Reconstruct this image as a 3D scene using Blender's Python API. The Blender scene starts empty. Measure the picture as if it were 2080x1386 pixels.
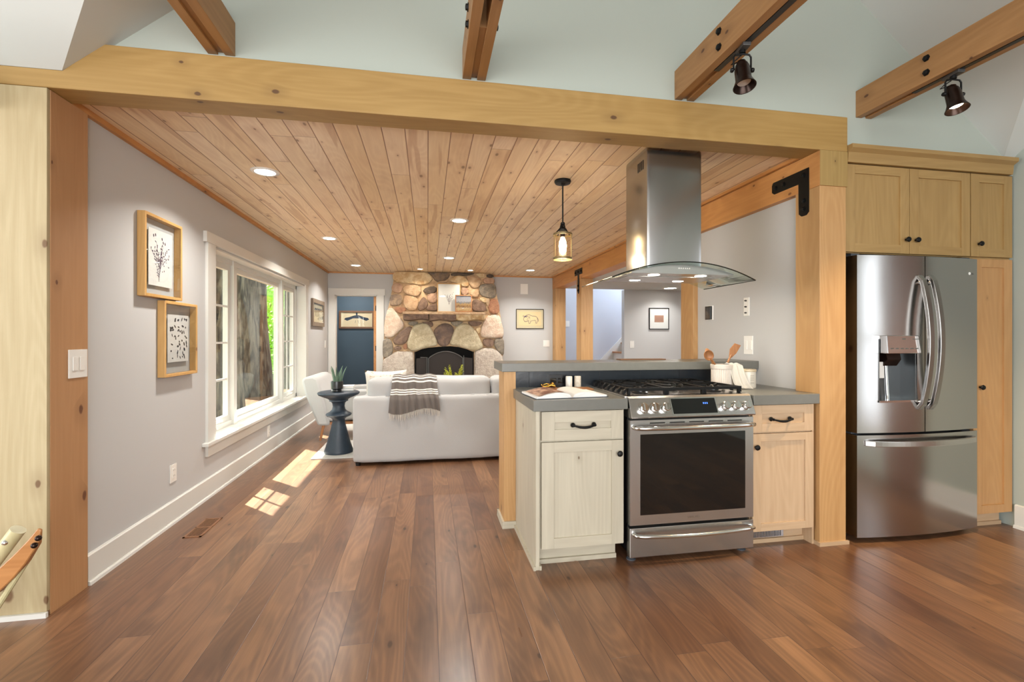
import bpy, bmesh, math, random
from mathutils import Vector, Matrix
random.seed(7)
S = bpy.context.scene
COL = S.collection
R = math.radians

# ------------------------------------------------------------------ camera, world, sun, exposure
cam_d = bpy.data.cameras.new('camera'); cam = bpy.data.objects.new('camera', cam_d); COL.objects.link(cam)
cam.location = (0, 0, 1.23); cam.rotation_euler = (R(90), 0, R(-10.25))
cam_d.sensor_width = 36.0; cam_d.lens = 948.0 / 2080.0 * 36.0; cam_d.shift_y = -6.0 / 2080.0
cam_d.clip_start = 0.05; cam_d.clip_end = 200
S.camera = cam
S.view_settings.view_transform = 'Standard'; S.view_settings.look = 'None'
S.view_settings.exposure = 0.12; S.view_settings.gamma = 1.0; S.view_settings.use_curve_mapping = False
S.cycles.max_bounces = 8; S.cycles.diffuse_bounces = 5; S.cycles.glossy_bounces = 4
S.cycles.transmission_bounces = 6; S.cycles.transparent_max_bounces = 12
S.cycles.sample_clamp_indirect = 6.0; S.cycles.caustics_reflective = False; S.cycles.caustics_refractive = False
W = bpy.data.worlds.new('world'); S.world = W; W.use_nodes = True
bg = W.node_tree.nodes['Background']; bg.inputs[0].default_value = (0.90, 0.95, 1.0, 1); bg.inputs[1].default_value = 3.2
sd = bpy.data.lights.new('sun', 'SUN'); sun = bpy.data.objects.new('sun', sd); COL.objects.link(sun)
sd.energy = 40.0; sd.angle = R(0.6); sd.color = (1.0, 0.96, 0.90)
sun.rotation_euler = Vector((1, -1, -1.41)).to_track_quat('-Z', 'Y').to_euler(); sun.location = (-8, 12, 10)

def area(name, loc, direction, sx, sy, power, col=(1, 1, 1), shape='RECTANGLE', spread=None):
    d = bpy.data.lights.new(name, 'AREA'); o = bpy.data.objects.new(name, d); COL.objects.link(o)
    d.shape = shape; d.size = sx
    if shape in ('RECTANGLE', 'ELLIPSE'): d.size_y = sy
    d.energy = power; d.color = col
    if spread: d.spread = R(spread)
    o.location = loc; o.rotation_euler = Vector(direction).to_track_quat('-Z', 'Z').to_euler()
    return o
# daylight through the kitchen's tall windows (behind and left of the viewer)
area('daylight_kitchen_back', (-0.6, -3.95, 1.6), (0, 1, -0.02), 5.6, 2.2, 330, (1.0, 0.985, 0.96))
area('daylight_kitchen_left', (-5.4, 0.0, 1.5), (1, 0, -0.02), 3.6, 2.2, 160, (1.0, 0.99, 0.965))
area('stairwell_fill', (5.2, 8.8, 3.4), (-1, 0, -0.5), 1.0, 1.0, 130, (0.74, 0.84, 1.0))  # added out-of-view fill that brightens the stairwell, no window modelled there

# ------------------------------------------------------------------ helpers
def lin(c):
    c = c / 255.0
    return c / 12.92 if c <= 0.04045 else ((c + 0.055) / 1.055) ** 2.4
def C(r, g, b): return (lin(r), lin(g), lin(b), 1)

class NT:
    def __init__(self, name):
        self.m = bpy.data.materials.new(name); self.m.use_nodes = True
        self.t = self.m.node_tree; self.b = self.t.nodes['Principled BSDF']
        self.out = self.t.nodes['Material Output']
    def n(self, kind, **kw):
        nd = self.t.nodes.new(kind)
        for k, v in kw.items(): setattr(nd, k, v)
        return nd
    def l(self, a, b): self.t.links.new(a, b)
    def put(self, sock, v):
        if hasattr(v, 'links') or hasattr(v, 'is_output'): self.l(v, sock)
        else: sock.default_value = v
    def math(self, op, a, b=0.0, c=None):
        nd = self.n('ShaderNodeMath', operation=op)
        self.put(nd.inputs[0], a); self.put(nd.inputs[1], b)
        if c is not None: self.put(nd.inputs[2], c)
        return nd.outputs[0]
    def xyz(self, x, y, z):
        nd = self.n('ShaderNodeCombineXYZ')
        for i, v in enumerate((x, y, z)): self.put(nd.inputs[i], v)
        return nd.outputs[0]
    def sep(self, v):
        nd = self.n('ShaderNodeSeparateXYZ'); self.l(v, nd.inputs[0]); return nd.outputs
    def mix(self, f, a, b, mode='MIX'):
        nd = self.n('ShaderNodeMix', data_type='RGBA', blend_type=mode)
        self.put(nd.inputs[0], f); self.put(nd.inputs[6], a); self.put(nd.inputs[7], b)
        return nd.outputs[2]
    def noise(self, v, scale=5.0, detail=4.0, rough=0.55, dist=0.0):
        nd = self.n('ShaderNodeTexNoise'); self.l(v, nd.inputs['Vector'])
        nd.inputs['Scale'].default_value = scale; nd.inputs['Detail'].default_value = detail
        nd.inputs['Roughness'].default_value = rough; nd.inputs['Distortion'].default_value = dist
        return nd.outputs['Fac']
    def smooth(self, v, lo, hi, a=0.0, b=1.0):
        nd = self.n('ShaderNodeMapRange', interpolation_type='SMOOTHSTEP')
        self.put(nd.inputs[0], v)
        for i, q in zip((1, 2, 3, 4), (lo, hi, a, b)): nd.inputs[i].default_value = q
        return nd.outputs[0]
    def bump(self, h, strength=0.2, dist=0.01):
        nd = self.n('ShaderNodeBump'); self.l(h, nd.inputs['Height'])
        nd.inputs['Strength'].default_value = strength; nd.inputs['Distance'].default_value = dist
        self.l(nd.outputs[0], self.b.inputs['Normal'])

def plain(name, col, rough=0.5, metal=0.0, bump=0.0, bscale=60, var=0.0, emit=None, es=0, spec=0.5, sheen=0.0, coat=0.0):
    k = NT(name); b = k.b
    b.inputs['Base Color'].default_value = col; b.inputs['Roughness'].default_value = rough
    b.inputs['Metallic'].default_value = metal; b.inputs['Specular IOR Level'].default_value = spec
    b.inputs['Sheen Weight'].default_value = sheen; b.inputs['Coat Weight'].default_value = coat
    tc = k.n('ShaderNodeTexCoord')
    nz = k.noise(tc.outputs['Object'], bscale, 4)
    if var:
        d = tuple(c * (1 - var) for c in col[:3]) + (1,); e = tuple(min(1, c * (1 + var)) for c in col[:3]) + (1,)
        k.l(k.mix(nz, d, e), b.inputs['Base Color'])
    if bump: k.bump(nz, bump, 0.004)
    if emit: b.inputs['Emission Color'].default_value = emit; b.inputs['Emission Strength'].default_value = es
    return k.m

def wood(name, lo, hi, dark, axis='z', rough=0.5, knots=0.5, kscale=1.0, grain=1.0, contrast=0.6, bump=0.15, world=False):
    k = NT(name)
    src = k.n('ShaderNodeNewGeometry').outputs['Position'] if world else k.n('ShaderNodeTexCoord').outputs['Object']
    x, y, z = k.sep(src)
    al, a1, a2 = {'x': (x, y, z), 'y': (y, x, z), 'z': (z, x, y)}[axis]
    rnd = k.n('ShaderNodeObjectInfo').outputs['Random']
    off = k.math('MULTIPLY', rnd, 37.0)
    al = k.math('ADD', al, off)
    a1 = k.math('ADD', a1, k.math('MULTIPLY', rnd, 11.0))
    g1 = k.noise(k.xyz(k.math('MULTIPLY', al, 2.2), k.math('MULTIPLY', a1, 60.0 * grain), k.math('MULTIPLY', a2, 60.0 * grain)), 1.0, 6, 0.6)
    cn = k.noise(k.xyz(k.math('MULTIPLY', al, 0.55), k.math('MULTIPLY', a1, 4.5 * grain), k.math('MULTIPLY', a2, 4.5 * grain)), 1.0, 1, 0.4)
    rg_ = k.math('POWER', k.math('MULTIPLY_ADD', k.math('SINE', k.math('MULTIPLY', cn, 130.0)), 0.5, 0.5), 1.6)
    big = k.noise(k.xyz(k.math('MULTIPLY', al, 0.9), k.math('MULTIPLY', a1, 5.0), k.math('MULTIPLY', a2, 5.0)), 1.0, 3)
    f = k.math('ADD', k.math('MULTIPLY', g1, 0.5), k.math('MULTIPLY', rg_, 0.10))
    f = k.math('ADD', f, k.math('MULTIPLY', big, 0.5))
    f = k.smooth(f, 0.5 - 0.32 / max(contrast, .1) * 0.6, 0.5 + 0.42 / max(contrast, .1) * 0.6)
    col = k.mix(f, lo, hi)
    # knots: a dark core in a softer halo
    vv = k.n('ShaderNodeTexVoronoi', feature='F1', voronoi_dimensions='2D'); vv.inputs['Scale'].default_value = 1.0
    warp = k.noise(k.xyz(al, a1, a2), 14.0, 2)
    k.l(k.xyz(k.math('MULTIPLY', al, 3.2 * kscale), k.math('ADD', k.math('MULTIPLY', k.math('ADD', a1, a2), 5.5 * kscale), k.math('MULTIPLY', warp, 0.06)), 0.0), vv.inputs['Vector'])
    gate = k.math('GREATER_THAN', k.sep(vv.outputs['Color'])[0], 1.0 - knots)
    size = k.math('MULTIPLY_ADD', k.sep(vv.outputs['Color'])[1], 0.8, 0.5)
    dd = k.math('DIVIDE', k.math('ADD', vv.outputs['Distance'], k.math('MULTIPLY', warp, 0.02)), size)
    core = k.math('MULTIPLY', k.smooth(dd, 0.040, 0.066, 1.0, 0.0), gate)
    halo = k.math('MULTIPLY', k.math('MULTIPLY', k.smooth(dd, 0.05, 0.26, 1.0, 0.0), gate), 0.35)
    col = k.mix(halo, col, tuple(0.5 * (a + b) for a, b in zip(lo, dark)))
    col = k.mix(k.math('MULTIPLY', core, 0.85), col, dark)
    k.l(col, k.b.inputs['Base Color']); k.b.inputs['Roughness'].default_value = rough
    if bump: k.bump(g1, bump, 0.002)
    return k.m

def planks(name, width, length, off, cols, dark, groove, gcol, rough, knots=0.5, contrast=1.0, bump=0.3, streak=0.0, coat=0.0, rvar=0.1):
    """boards running along world Y, staggered end joints"""
    k = NT(name)
    x, y, z = k.sep(k.n('ShaderNodeNewGeometry').outputs['Position'])
    u = k.math('DIVIDE', k.math('SUBTRACT', x, off), width)
    idx = k.math('FLOOR', u); fu = k.math('FRACT', u)
    w1 = k.n('ShaderNodeTexWhiteNoise', noise_dimensions='1D'); k.l(idx, w1.inputs['W'])
    v = k.math('ADD', k.math('DIVIDE', y, length), k.math('MULTIPLY', w1.outputs['Value'], 7.3))
    # uneven board lengths
    j = k.math('FLOOR', v); fv = k.math('FRACT', v)
    w2 = k.n('ShaderNodeTexWhiteNoise', noise_dimensions='2D'); k.l(k.xyz(idx, j, 0), w2.inputs['Vector'])
    r = w2.outputs['Value']
    ramp = k.n('ShaderNodeValToRGB'); k.l(r, ramp.inputs[0]); cr = ramp.color_ramp
    cr.elements[0].position = 0; cr.elements[0].color = cols[0]; cr.elements[1].position = 1; cr.elements[1].color = cols[-1]
    for i, c in enumerate(cols[1:-1]):
        e = cr.elements.new((i + 1) / (len(cols) - 1)); e.color = c
    col = ramp.outputs[0]
    seed = k.math('MULTIPLY', r, 53.0)
    gx = k.math('MULTIPLY', x, 75.0); gv = k.xyz(gx, k.math('MULTIPLY', y, 3.0), seed)
    g1 = k.noise(gv, 1.0, 5, 0.6)
    cn = k.noise(k.xyz(k.math('MULTIPLY', x, 5.0), k.math('MULTIPLY', y, 0.75), seed), 1.0, 1, 0.4)
    rg_ = k.math('POWER', k.math('MULTIPLY_ADD', k.math('SINE', k.math('MULTIPLY', cn, 120.0)), 0.5, 0.5), 1.8)
    bl = k.noise(k.xyz(k.math('MULTIPLY', x, 6.0), k.math('MULTIPLY', y, 2.2), k.math('ADD', seed, 4.0)), 1.0, 3, 0.55)
    g3 = k.noise(k.xyz(k.math('MULTIPLY', x, 9.0), k.math('MULTIPLY', y, 1.3), seed), 1.0, 3)
    f = k.math('ADD', k.math('MULTIPLY', g1, 0.55), k.math('ADD', k.math('MULTIPLY', rg_, 0.16), k.math('MULTIPLY', g3, 0.60)))
    f = k.smooth(f, 0.40, 0.95)
    d1 = k.mix(k.math('MULTIPLY', k.math('SUBTRACT', 1.0, f), 0.55 * contrast), col, dark)
    d1 = k.mix(k.math('MULTIPLY', k.smooth(bl, 0.50, 0.72), 0.55 * contrast), d1, dark)
    if streak:
        s = k.noise(k.xyz(k.math('MULTIPLY', x, 11.0), k.math('MULTIPLY', y, 0.55), k.math('ADD', seed, 9.0)), 1.0, 2)
        d1 = k.mix(k.math('MULTIPLY', k.smooth(s, 0.60, 0.64), streak), d1, dark)
    vv = k.n('ShaderNodeTexVoronoi', feature='F1', voronoi_dimensions='2D'); vv.inputs['Scale'].default_value = 1.0
    k.l(k.xyz(k.math('MULTIPLY', x, 7.0), k.math('ADD', k.math('MULTIPLY', y, 3.0), seed), 0.0), vv.inputs['Vector'])
    gate = k.math('GREATER_THAN', k.sep(vv.outputs['Color'])[0], 1.0 - knots)
    vd = k.math('DIVIDE', vv.outputs['Distance'], k.math('MULTIPLY_ADD', k.sep(vv.outputs['Color'])[1], 1.0, 0.35))
    core = k.math('MULTIPLY', k.smooth(vd, 0.030, 0.085, 1.0, 0.0), gate)
    halo = k.math('MULTIPLY', k.smooth(vd, 0.05, 0.30, 1.0, 0.0), gate)
    d1 = k.mix(k.math('MULTIPLY', halo, 0.28), d1, dark)
    d1 = k.mix(k.math('MULTIPLY', core, 0.8), d1, tuple(c * 0.45 for c in dark[:3]) + (1,))
    e1 = k.math('MINIMUM', fu, k.math('SUBTRACT', 1.0, fu)); e1 = k.math('MULTIPLY', e1, width)
    e2 = k.math('MINIMUM', fv, k.math('SUBTRACT', 1.0, fv)); e2 = k.math('MULTIPLY', e2, length)
    ee = k.math('MINIMUM', e1, k.math('MULTIPLY', e2, 1.6))
    gm = k.smooth(ee, groove * 0.45, groove, 1.0, 0.0)
    d1 = k.mix(k.math('MULTIPLY', gm, 0.85), d1, gcol)
    k.l(d1, k.b.inputs['Base Color'])
    k.put(k.b.inputs['Roughness'], k.math('MULTIPLY_ADD', g3, rvar, rough - rvar * 0.5))
    k.b.inputs['Coat Weight'].default_value = coat; k.b.inputs['Coat Roughness'].default_value = 0.25
    h = k.math('ADD', k.math('MULTIPLY', k.smooth(ee, 0.0, groove * 1.4), 1.0), k.math('MULTIPLY', g1, 0.12))
    k.bump(h, bump, 0.004)
    return k.m

def glassy(name, tint=(1, 1, 1, 1), refl=1.0, rough=0.0, ior=1.5):
    k = NT(name); k.t.nodes.remove(k.b)
    tr = k.n('ShaderNodeBsdfTransparent'); tr.inputs[0].default_value = tint
    gl = k.n('ShaderNodeBsdfGlossy'); gl.inputs['Roughness'].default_value = rough; gl.inputs[0].default_value = (refl, refl, refl, 1)
    ge = k.n('ShaderNodeNewGeometry'); dp = k.n('ShaderNodeVectorMath', operation='DOT_PRODUCT')
    k.l(ge.outputs['Normal'], dp.inputs[0]); k.l(ge.outputs['Incoming'], dp.inputs[1])
    q = k.math('POWER', k.math('SUBTRACT', 1.0, k.math('ABSOLUTE', dp.outputs['Value'])), 5.0)
    f0 = ((ior - 1) / (ior + 1)) ** 2
    fr = k.n('ShaderNodeMath', operation='MULTIPLY_ADD'); k.l(q, fr.inputs[0]); fr.inputs[1].default_value = 1 - f0; fr.inputs[2].default_value = f0
    mx = k.n('ShaderNodeMixShader'); k.l(fr.outputs[0], mx.inputs[0]); k.l(tr.outputs[0], mx.inputs[1]); k.l(gl.outputs[0], mx.inputs[2])
    k.l(mx.outputs[0], k.out.inputs[0]); return k.m

def steel(name, col=(0.56, 0.55, 0.54, 1), rough=0.27, axis='x', wavy=0.0):
    k = NT(name); b = k.b
    b.inputs['Base Color'].default_value = col; b.inputs['Metallic'].default_value = 1.0
    x, y, z = k.sep(k.n('ShaderNodeTexCoord').outputs['Object'])
    v = {'x': (2, 400, 400), 'z': (400, 400, 2)}[axis]
    br = k.noise(k.xyz(k.math('MULTIPLY', x, v[0]), k.math('MULTIPLY', y, v[1]), k.math('MULTIPLY', z, v[2])), 1.0, 3)
    k.put(b.inputs['Roughness'], k.math('MULTIPLY_ADD', br, 0.012, rough - 0.006))
    if wavy:
        w = k.noise(k.xyz(k.math('MULTIPLY', x, 5.0), k.math('MULTIPLY', y, 5.0), k.math('MULTIPLY', z, 1.6)), 1.0, 1)
        k.bump(k.math('MULTIPLY', w, wavy), 0.5, 0.01)
    return k.m

# ------------------------------------------------------------------ geometry builders
def wloc(o):
    v = Vector((0, 0, 0))
    while o is not None:
        v += Vector(o.location); o = o.parent
    return v

class MB:
    def __init__(self): self.bm = bmesh.new(); self.M = Matrix.Identity(4)
    def v(self, p): return self.bm.verts.new(self.M @ Vector(p))
    def f(self, vs):
        try: return self.bm.faces.new(vs)
        except ValueError: return None
    def box(self, x0, x1, y0, y1, z0, z1, bev=0.0):
        if bev:
            t = bmesh.new(); bmesh.ops.create_cube(t, size=1.0)
            for q in t.verts:
                q.co = Vector(((x0 + x1) / 2 + q.co.x * (x1 - x0), (y0 + y1) / 2 + q.co.y * (y1 - y0), (z0 + z1) / 2 + q.co.z * (z1 - z0)))
            bev = min(bev, 0.45 * min(abs(x1 - x0), abs(y1 - y0), abs(z1 - z0)))
            bmesh.ops.bevel(t, geom=list(t.edges), offset=bev, segments=2, affect='EDGES', profile=0.7)
            self.merge(t); return self
        p = [self.v((x, y, z)) for z in (z0, z1) for y in (y0, y1) for x in (x0, x1)]
        for q in ((0, 2, 3, 1), (4, 5, 7, 6), (0, 1, 5, 4), (2, 6, 7, 3), (0, 4, 6, 2), (1, 3, 7, 5)):
            self.f([p[i] for i in q])
        return self
    def merge(self, t):
        mp = {}
        for q in t.verts: mp[q] = self.v(q.co)
        for fc in t.faces: self.f([mp[q] for q in fc.verts])
        t.free()
    def prism(self, pts, ax, a0, a1):
        """polygon pts in the two other axes, extruded along ax"""
        def mk(p, a):
            if ax == 'y': return (p[0], a, p[1])
            if ax == 'x': return (a, p[0], p[1])
            return (p[0], p[1], a)
        A = [self.v(mk(p, a0)) for p in pts]; B = [self.v(mk(p, a1)) for p in pts]
        self.f(A); self.f(B[::-1]); n = len(pts)
        for i in range(n): self.f([A[i], B[i], B[(i + 1) % n], A[(i + 1) % n]])
        return self
    def poly(self, pts): self.f([self.v(p) for p in pts]); return self
    def lathe(self, prof, c=(0, 0, 0), seg=32, sx=1.0, sy=1.0, axis='z', cap=True):
        rings = []
        for r, z in prof:
            ring = []
            for i in range(seg):
                a = 2 * math.pi * i / seg; ca, sa = math.cos(a) * r * sx, math.sin(a) * r * sy
                if axis == 'z': p = (c[0] + ca, c[1] + sa, c[2] + z)
                elif axis == 'y': p = (c[0] + ca, c[1] + z, c[2] + sa)
                else: p = (c[0] + z, c[1] + ca, c[2] + sa)
                ring.append(self.v(p))
            rings.append(ring)
        for a, b in zip(rings, rings[1:]):
            for i in range(seg): self.f([a[i], a[(i + 1) % seg], b[(i + 1) % seg], b[i]])
        if cap: self.f(rings[0][::-1]); self.f(rings[-1])
        return self
    def cyl(self, a, b, r, r2=None, seg=16): return self.tube([a, b], [r, r if r2 is None else r2], seg)
    def tube(self, pts, r, seg=10, flat=1.0, up=None, square=False):
        P = [Vector(p) for p in pts]; n = len(P); rr = r if isinstance(r, (list, tuple)) else [r] * n
        rings = []; prev = None
        for i in range(n):
            d = (P[min(i + 1, n - 1)] - P[max(i - 1, 0)]).normalized()
            u = Vector(up) if up is not None else (prev if prev is not None else (Vector((0, 0, 1)) if abs(d.z) < 0.9 else Vector((1, 0, 0))))
            s = d.cross(u)
            if s.length < 1e-5: s = d.cross(Vector((1, 0.1, 0)))
            s.normalize(); t = s.cross(d).normalized(); prev = t
            ring = []
            m = 4 if square else seg
            for k in range(m):
                a = 2 * math.pi * (k + (0.5 if square else 0)) / m; q = 1.4142 if square else 1
                ring.append(self.v(P[i] + s * math.cos(a) * rr[i] * q + t * math.sin(a) * rr[i] * flat * q))
            rings.append(ring)
        for a, b in zip(rings, rings[1:]):
            m = len(a)
            for i in range(m): self.f([a[i], a[(i + 1) % m], b[(i + 1) % m], b[i]])
        self.f(rings[0][::-1]); self.f(rings[-1]); return self
    def grid(self, fn, nu, nv):
        g = [[self.v(fn(i / nu, j / nv)) for j in range(nv + 1)] for i in range(nu + 1)]
        for i in range(nu):
            for j in range(nv): self.f([g[i][j], g[i + 1][j], g[i + 1][j + 1], g[i][j + 1]])
        return self
    def ball(self, c, rx, ry, rz, seg=16, rings=10):
        prof = []
        R_ = []
        for k in range(rings + 1):
            a = -math.pi / 2 + math.pi * k / rings
            ring = [self.v((c[0] + rx * math.cos(a) * math.cos(2 * math.pi * i / seg), c[1] + ry * math.cos(a) * math.sin(2 * math.pi * i / seg), c[2] + rz * math.sin(a))) for i in range(seg)]
            R_.append(ring)
        for a, b in zip(R_, R_[1:]):
            for i in range(seg): self.f([a[i], a[(i + 1) % seg], b[(i + 1) % seg], b[i]])
        return self
    def build(self, name, mat, parent=None, smooth=False, local=False, bevel=0.0, solid=0.0, sub=0, origin=None, angle=35):
        me = bpy.data.meshes.new(name); bm = self.bm
        bmesh.ops.remove_doubles(bm, verts=bm.verts, dist=1e-6)
        base = Vector((0, 0, 0))
        if parent is not None and not local: base = wloc(parent)
        loc = Vector((0, 0, 0))
        if not local:
            if origin is None:
                if bm.verts:
                    xs = [q.co.x for q in bm.verts]; ys = [q.co.y for q in bm.verts]; zs = [q.co.z for q in bm.verts]
                    origin = Vector(((min(xs) + max(xs)) / 2, (min(ys) + max(ys)) / 2, min(zs)))
                else: origin = Vector((0, 0, 0))
            origin = Vector(origin)
            for q in bm.verts: q.co -= origin
            loc = origin - base
        bmesh.ops.recalc_face_normals(bm, faces=bm.faces)
        bm.to_mesh(me); bm.free()
        o = bpy.data.objects.new(name, me); COL.objects.link(o); o.location = loc
        if parent is not None: o.parent = parent
        me.materials.append(mat)
        if bevel:
            md = o.modifiers.new('b', 'BEVEL'); md.width = bevel; md.segments = 2; md.limit_method = 'ANGLE'; md.angle_limit = R(40)
        if solid:
            md = o.modifiers.new('s', 'SOLIDIFY'); md.thickness = solid; md.offset = 0
        if sub:
            md = o.modifiers.new('u', 'SUBSURF'); md.levels = sub; md.render_levels = sub
        if smooth:
            for p in me.polygons: p.use_smooth = True
            if not sub:
                try:
                    me.set_sharp_from_angle(angle=R(angle))
                except Exception: pass
        return o

def thing(name, label, cat, loc, rz=0.0, group=None):
    o = bpy.data.objects.new(name, None); COL.objects.link(o); o.location = loc; o.rotation_euler = (0, 0, rz)
    o.empty_display_size = 0.1
    tag(o, label, cat, group); return o
def tag(o, label, cat, group=None):
    o['label'] = label; o['category'] = cat
    if group: o['group'] = group
    return o
def st(o): o['kind'] = 'structure'; return o
def copy_tree(o, parent=None):
    c = o.copy(); COL.objects.link(c)
    if parent is not None: c.parent = parent
    for ch in list(o.children): copy_tree(ch, c)
    return c
def place_copy(proto, loc, label, rz=None):
    c = copy_tree(proto); c.location = loc; c['label'] = label
    if rz is not None: c.rotation_euler = (0, 0, rz)
    return c
def text(parent, body, size, loc, rot, mat, name='lettering', align='CENTER'):
    cu = bpy.data.curves.new('t', 'FONT'); cu.body = body; cu.size = size; cu.extrude = 0.0004
    cu.align_x = align; cu.align_y = 'CENTER'
    tmp = bpy.data.objects.new('t', cu); COL.objects.link(tmp)
    me = bpy.data.meshes.new_from_object(tmp); bpy.data.objects.remove(tmp)
    o = bpy.data.objects.new(name, me); COL.objects.link(o); me.materials.clear(); me.materials.append(mat)
    o.rotation_euler = rot; o.location = Vector(loc) - (wloc(parent) if parent else Vector((0, 0, 0)))
    if parent: o.parent = parent
    return o

class Flat:
    """flat drawing on a plane: origin o, unit axes u (right) and v (up), normal n towards the viewer"""
    def __init__(s, o, u, v, n, lift=0.0006):
        s.o, s.u, s.v_, s.n = Vector(o), Vector(u), Vector(v), Vector(n); s.lift = lift; s.mb = MB(); s.k = 0
    def p(s, a, b): return s.o + s.u * a + s.v_ * b + s.n * (s.lift + 0.00002 * (s.k % 9))
    def poly(s, pts): s.k += 1; s.mb.poly([s.p(*q) for q in pts]); return s
    def ell(s, x, y, rx, ry, ang=0.0, n=10, tip=0.0):
        pts = []
        for i in range(n):
            a = 2 * math.pi * i / n; px = rx * math.cos(a); py = ry * math.sin(a) * (1 - tip * abs(math.cos(a)) ** 2)
            pts.append((x + px * math.cos(ang) - py * math.sin(ang), y + px * math.sin(ang) + py * math.cos(ang)))
        return s.poly(pts)
    def line(s, pts, w):
        for (x0, y0), (x1, y1) in zip(pts, pts[1:]):
            d = math.hypot(x1 - x0, y1 - y0) or 1; nx, ny = -(y1 - y0) / d * w / 2, (x1 - x0) / d * w / 2
            s.poly([(x0 + nx, y0 + ny), (x1 + nx, y1 + ny), (x1 - nx, y1 - ny), (x0 - nx, y0 - ny)])
        return s
    def build(s, name, mat, parent): return s.mb.build(name, mat, parent)

# ------------------------------------------------------------------ materials
M = {}
M['brownwood2'] = wood('dark_stained_door', C(96, 62, 40), C(124, 84, 56), C(50, 30, 20), 'z', .45, .1)
M['wall'] = plain('wall_paint', C(190, 191, 191), 0.7, bump=0.05, bscale=180)
M['gable'] = plain('gable_paint', C(170, 178, 170), 0.75, bump=0.05, bscale=180)
M['white_ceiling'] = plain('ceiling_paint', C(202, 207, 204), 0.8)
M['trim'] = plain('trim_paint', C(214, 214, 209), 0.4)
M['blue'] = plain('blue_paint', C(62, 84, 100), 0.6)
M['stair_wall'] = plain('stair_wall_paint', C(186, 190, 198), 0.7)
M['floor'] = planks('oak_floor', 0.1293, 1.35, -0.087, [C(120, 83, 58), C(134, 96, 67), C(146, 106, 75), C(126, 89, 64), C(156, 115, 82), C(110, 75, 54)], C(64, 40, 30), 0.0018, C(58, 36, 27), 0.30, knots=0.08, contrast=0.95, bump=0.2, coat=0.25)
M['ceiling'] = planks('pine_ceiling', 0.1245, 2.3, 0.003, [C(240, 218, 180), C(244, 224, 192), C(236, 210, 168), C(248, 230, 202)], C(176, 126, 80), 0.0038, C(128, 78, 44), 0.42, knots=0.50, contrast=0.42, bump=0.35, streak=0.42)
M['beam'] = wood('cedar_beam', C(148, 116, 62), C(172, 140, 84), C(72, 42, 22), 'x', 0.55, 0.30, 0.9, 0.8)
M['beam_under'] = M['beam']
M['header'] = wood('cedar_header', C(176, 120, 66), C(208, 152, 92), C(96, 52, 26), 'y', 0.5, 0.35, 1.0, 0.7)
M['post'] = wood('cedar_post', C(168, 126, 78), C(196, 156, 106), C(96, 54, 28), 'z', 0.5, 0.28, 0.8, 0.7)
M['post_pale'] = wood('pale_sawn_post', C(164, 147, 110), C(188, 174, 140), C(98, 66, 38), 'z', 0.65, 0.9, 0.55, 1.0, 0.5, 0.5)
M['post_side'] = wood('sawn_cedar_cladding', C(168, 124, 82), C(188, 144, 102), C(88, 48, 28), 'z', 0.6, 0.8, 0.7, 1.2, 0.4, 0.3)
M['tie'] = wood('tie_beam_wood', C(142, 102, 60), C(170, 128, 82), C(70, 36, 18), 'y', 0.5, 0.6, 1.2, 0.8)
M['end'] = wood('end_grain', C(138, 112, 62), C(166, 138, 84), C(72, 48, 24), 'z', 0.7, 0.2, 1.5, 2.0)
M['cab'] = wood('washed_oak', C(172, 164, 146), C(196, 189, 170), C(108, 88, 66), 'z', 0.5, 0.13, 1.2, 0.8, 0.55)
M['cab_x'] = wood('washed_oak_rail', C(172, 164, 146), C(196, 189, 170), C(108, 88, 66), 'x', 0.5, 0.12, 1.2, 0.8, 0.55)
M['cabr'] = wood('warm_oak', C(176, 148, 116), C(200, 173, 142), C(120, 84, 58), 'z', 0.5, 0.12, 1.2, 0.8, 0.55)
M['cabr_x'] = wood('warm_oak_rail', C(176, 148, 116), C(200, 173, 142), C(120, 84, 58), 'x', 0.5, 0.12, 1.2, 0.8, 0.55)
M['upper'] = wood('golden_oak', C(146, 116, 70), C(172, 142, 92), C(84, 56, 34), 'z', 0.45, 0.14, 1.1, 0.8, 0.55)
M['upper_x'] = wood('golden_oak_rail', C(146, 116, 70), C(172, 142, 92), C(84, 56, 34), 'x', 0.45, 0.14, 1.1, 0.8, 0.55)
M['pantry'] = wood('pantry_oak', C(166, 124, 78), C(192, 150, 102), C(92, 60, 36), 'z', 0.45, 0.14, 1.1, 0.8, 0.55)
M['iron'] = plain('black_iron', C(22, 22, 22), 0.45, 0.6, bump=0.1, bscale=90)
M['black'] = plain('black_plastic', C(14, 14, 16), 0.3)
M['blackglass'] = plain('black_glass', C(6, 6, 7), 0.04, spec=0.8)
M['bronze'] = plain('bronze', C(44, 30, 24), 0.3, 0.7)
M['steel'] = steel('brushed_steel')
M['steel_v'] = steel('brushed_steel_upright', (0.38, 0.37, 0.36, 1), 0.24, 'z')
M['fridge'] = steel('fridge_steel', (0.46, 0.45, 0.44, 1), 0.18, 'z', 0.25)
M['chrome'] = plain('chrome', (0.78, 0.78, 0.78, 1), 0.1, 1.0)
M['greyplast'] = plain('grey_metal', C(70, 74, 80), 0.5, 0.2)
M['glass'] = glassy('window_glass', (0.95, 0.98, 0.96, 1), 0.75, 0.0, 1.42)
M['hoodglass'] = glassy('hood_glass', (0.86, 0.92, 0.90, 1), 1.0, 0.0, 1.5)
M['glassedge'] = plain('dark_glass_edge', C(20, 28, 26), 0.1)
M['picglass'] = glassy('picture_glass', (0.97, 0.98, 0.98, 1), 0.8, 0.0, 1.4)
M['seedglass'] = glassy('seeded_glass', (1.0, 0.93, 0.82, 1), 1.0, 0.15, 1.5)
M['white'] = plain('white_plastic', C(232, 231, 226), 0.35)
M['slot'] = plain('dark_slot', C(60, 58, 54), 0.5)
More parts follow.
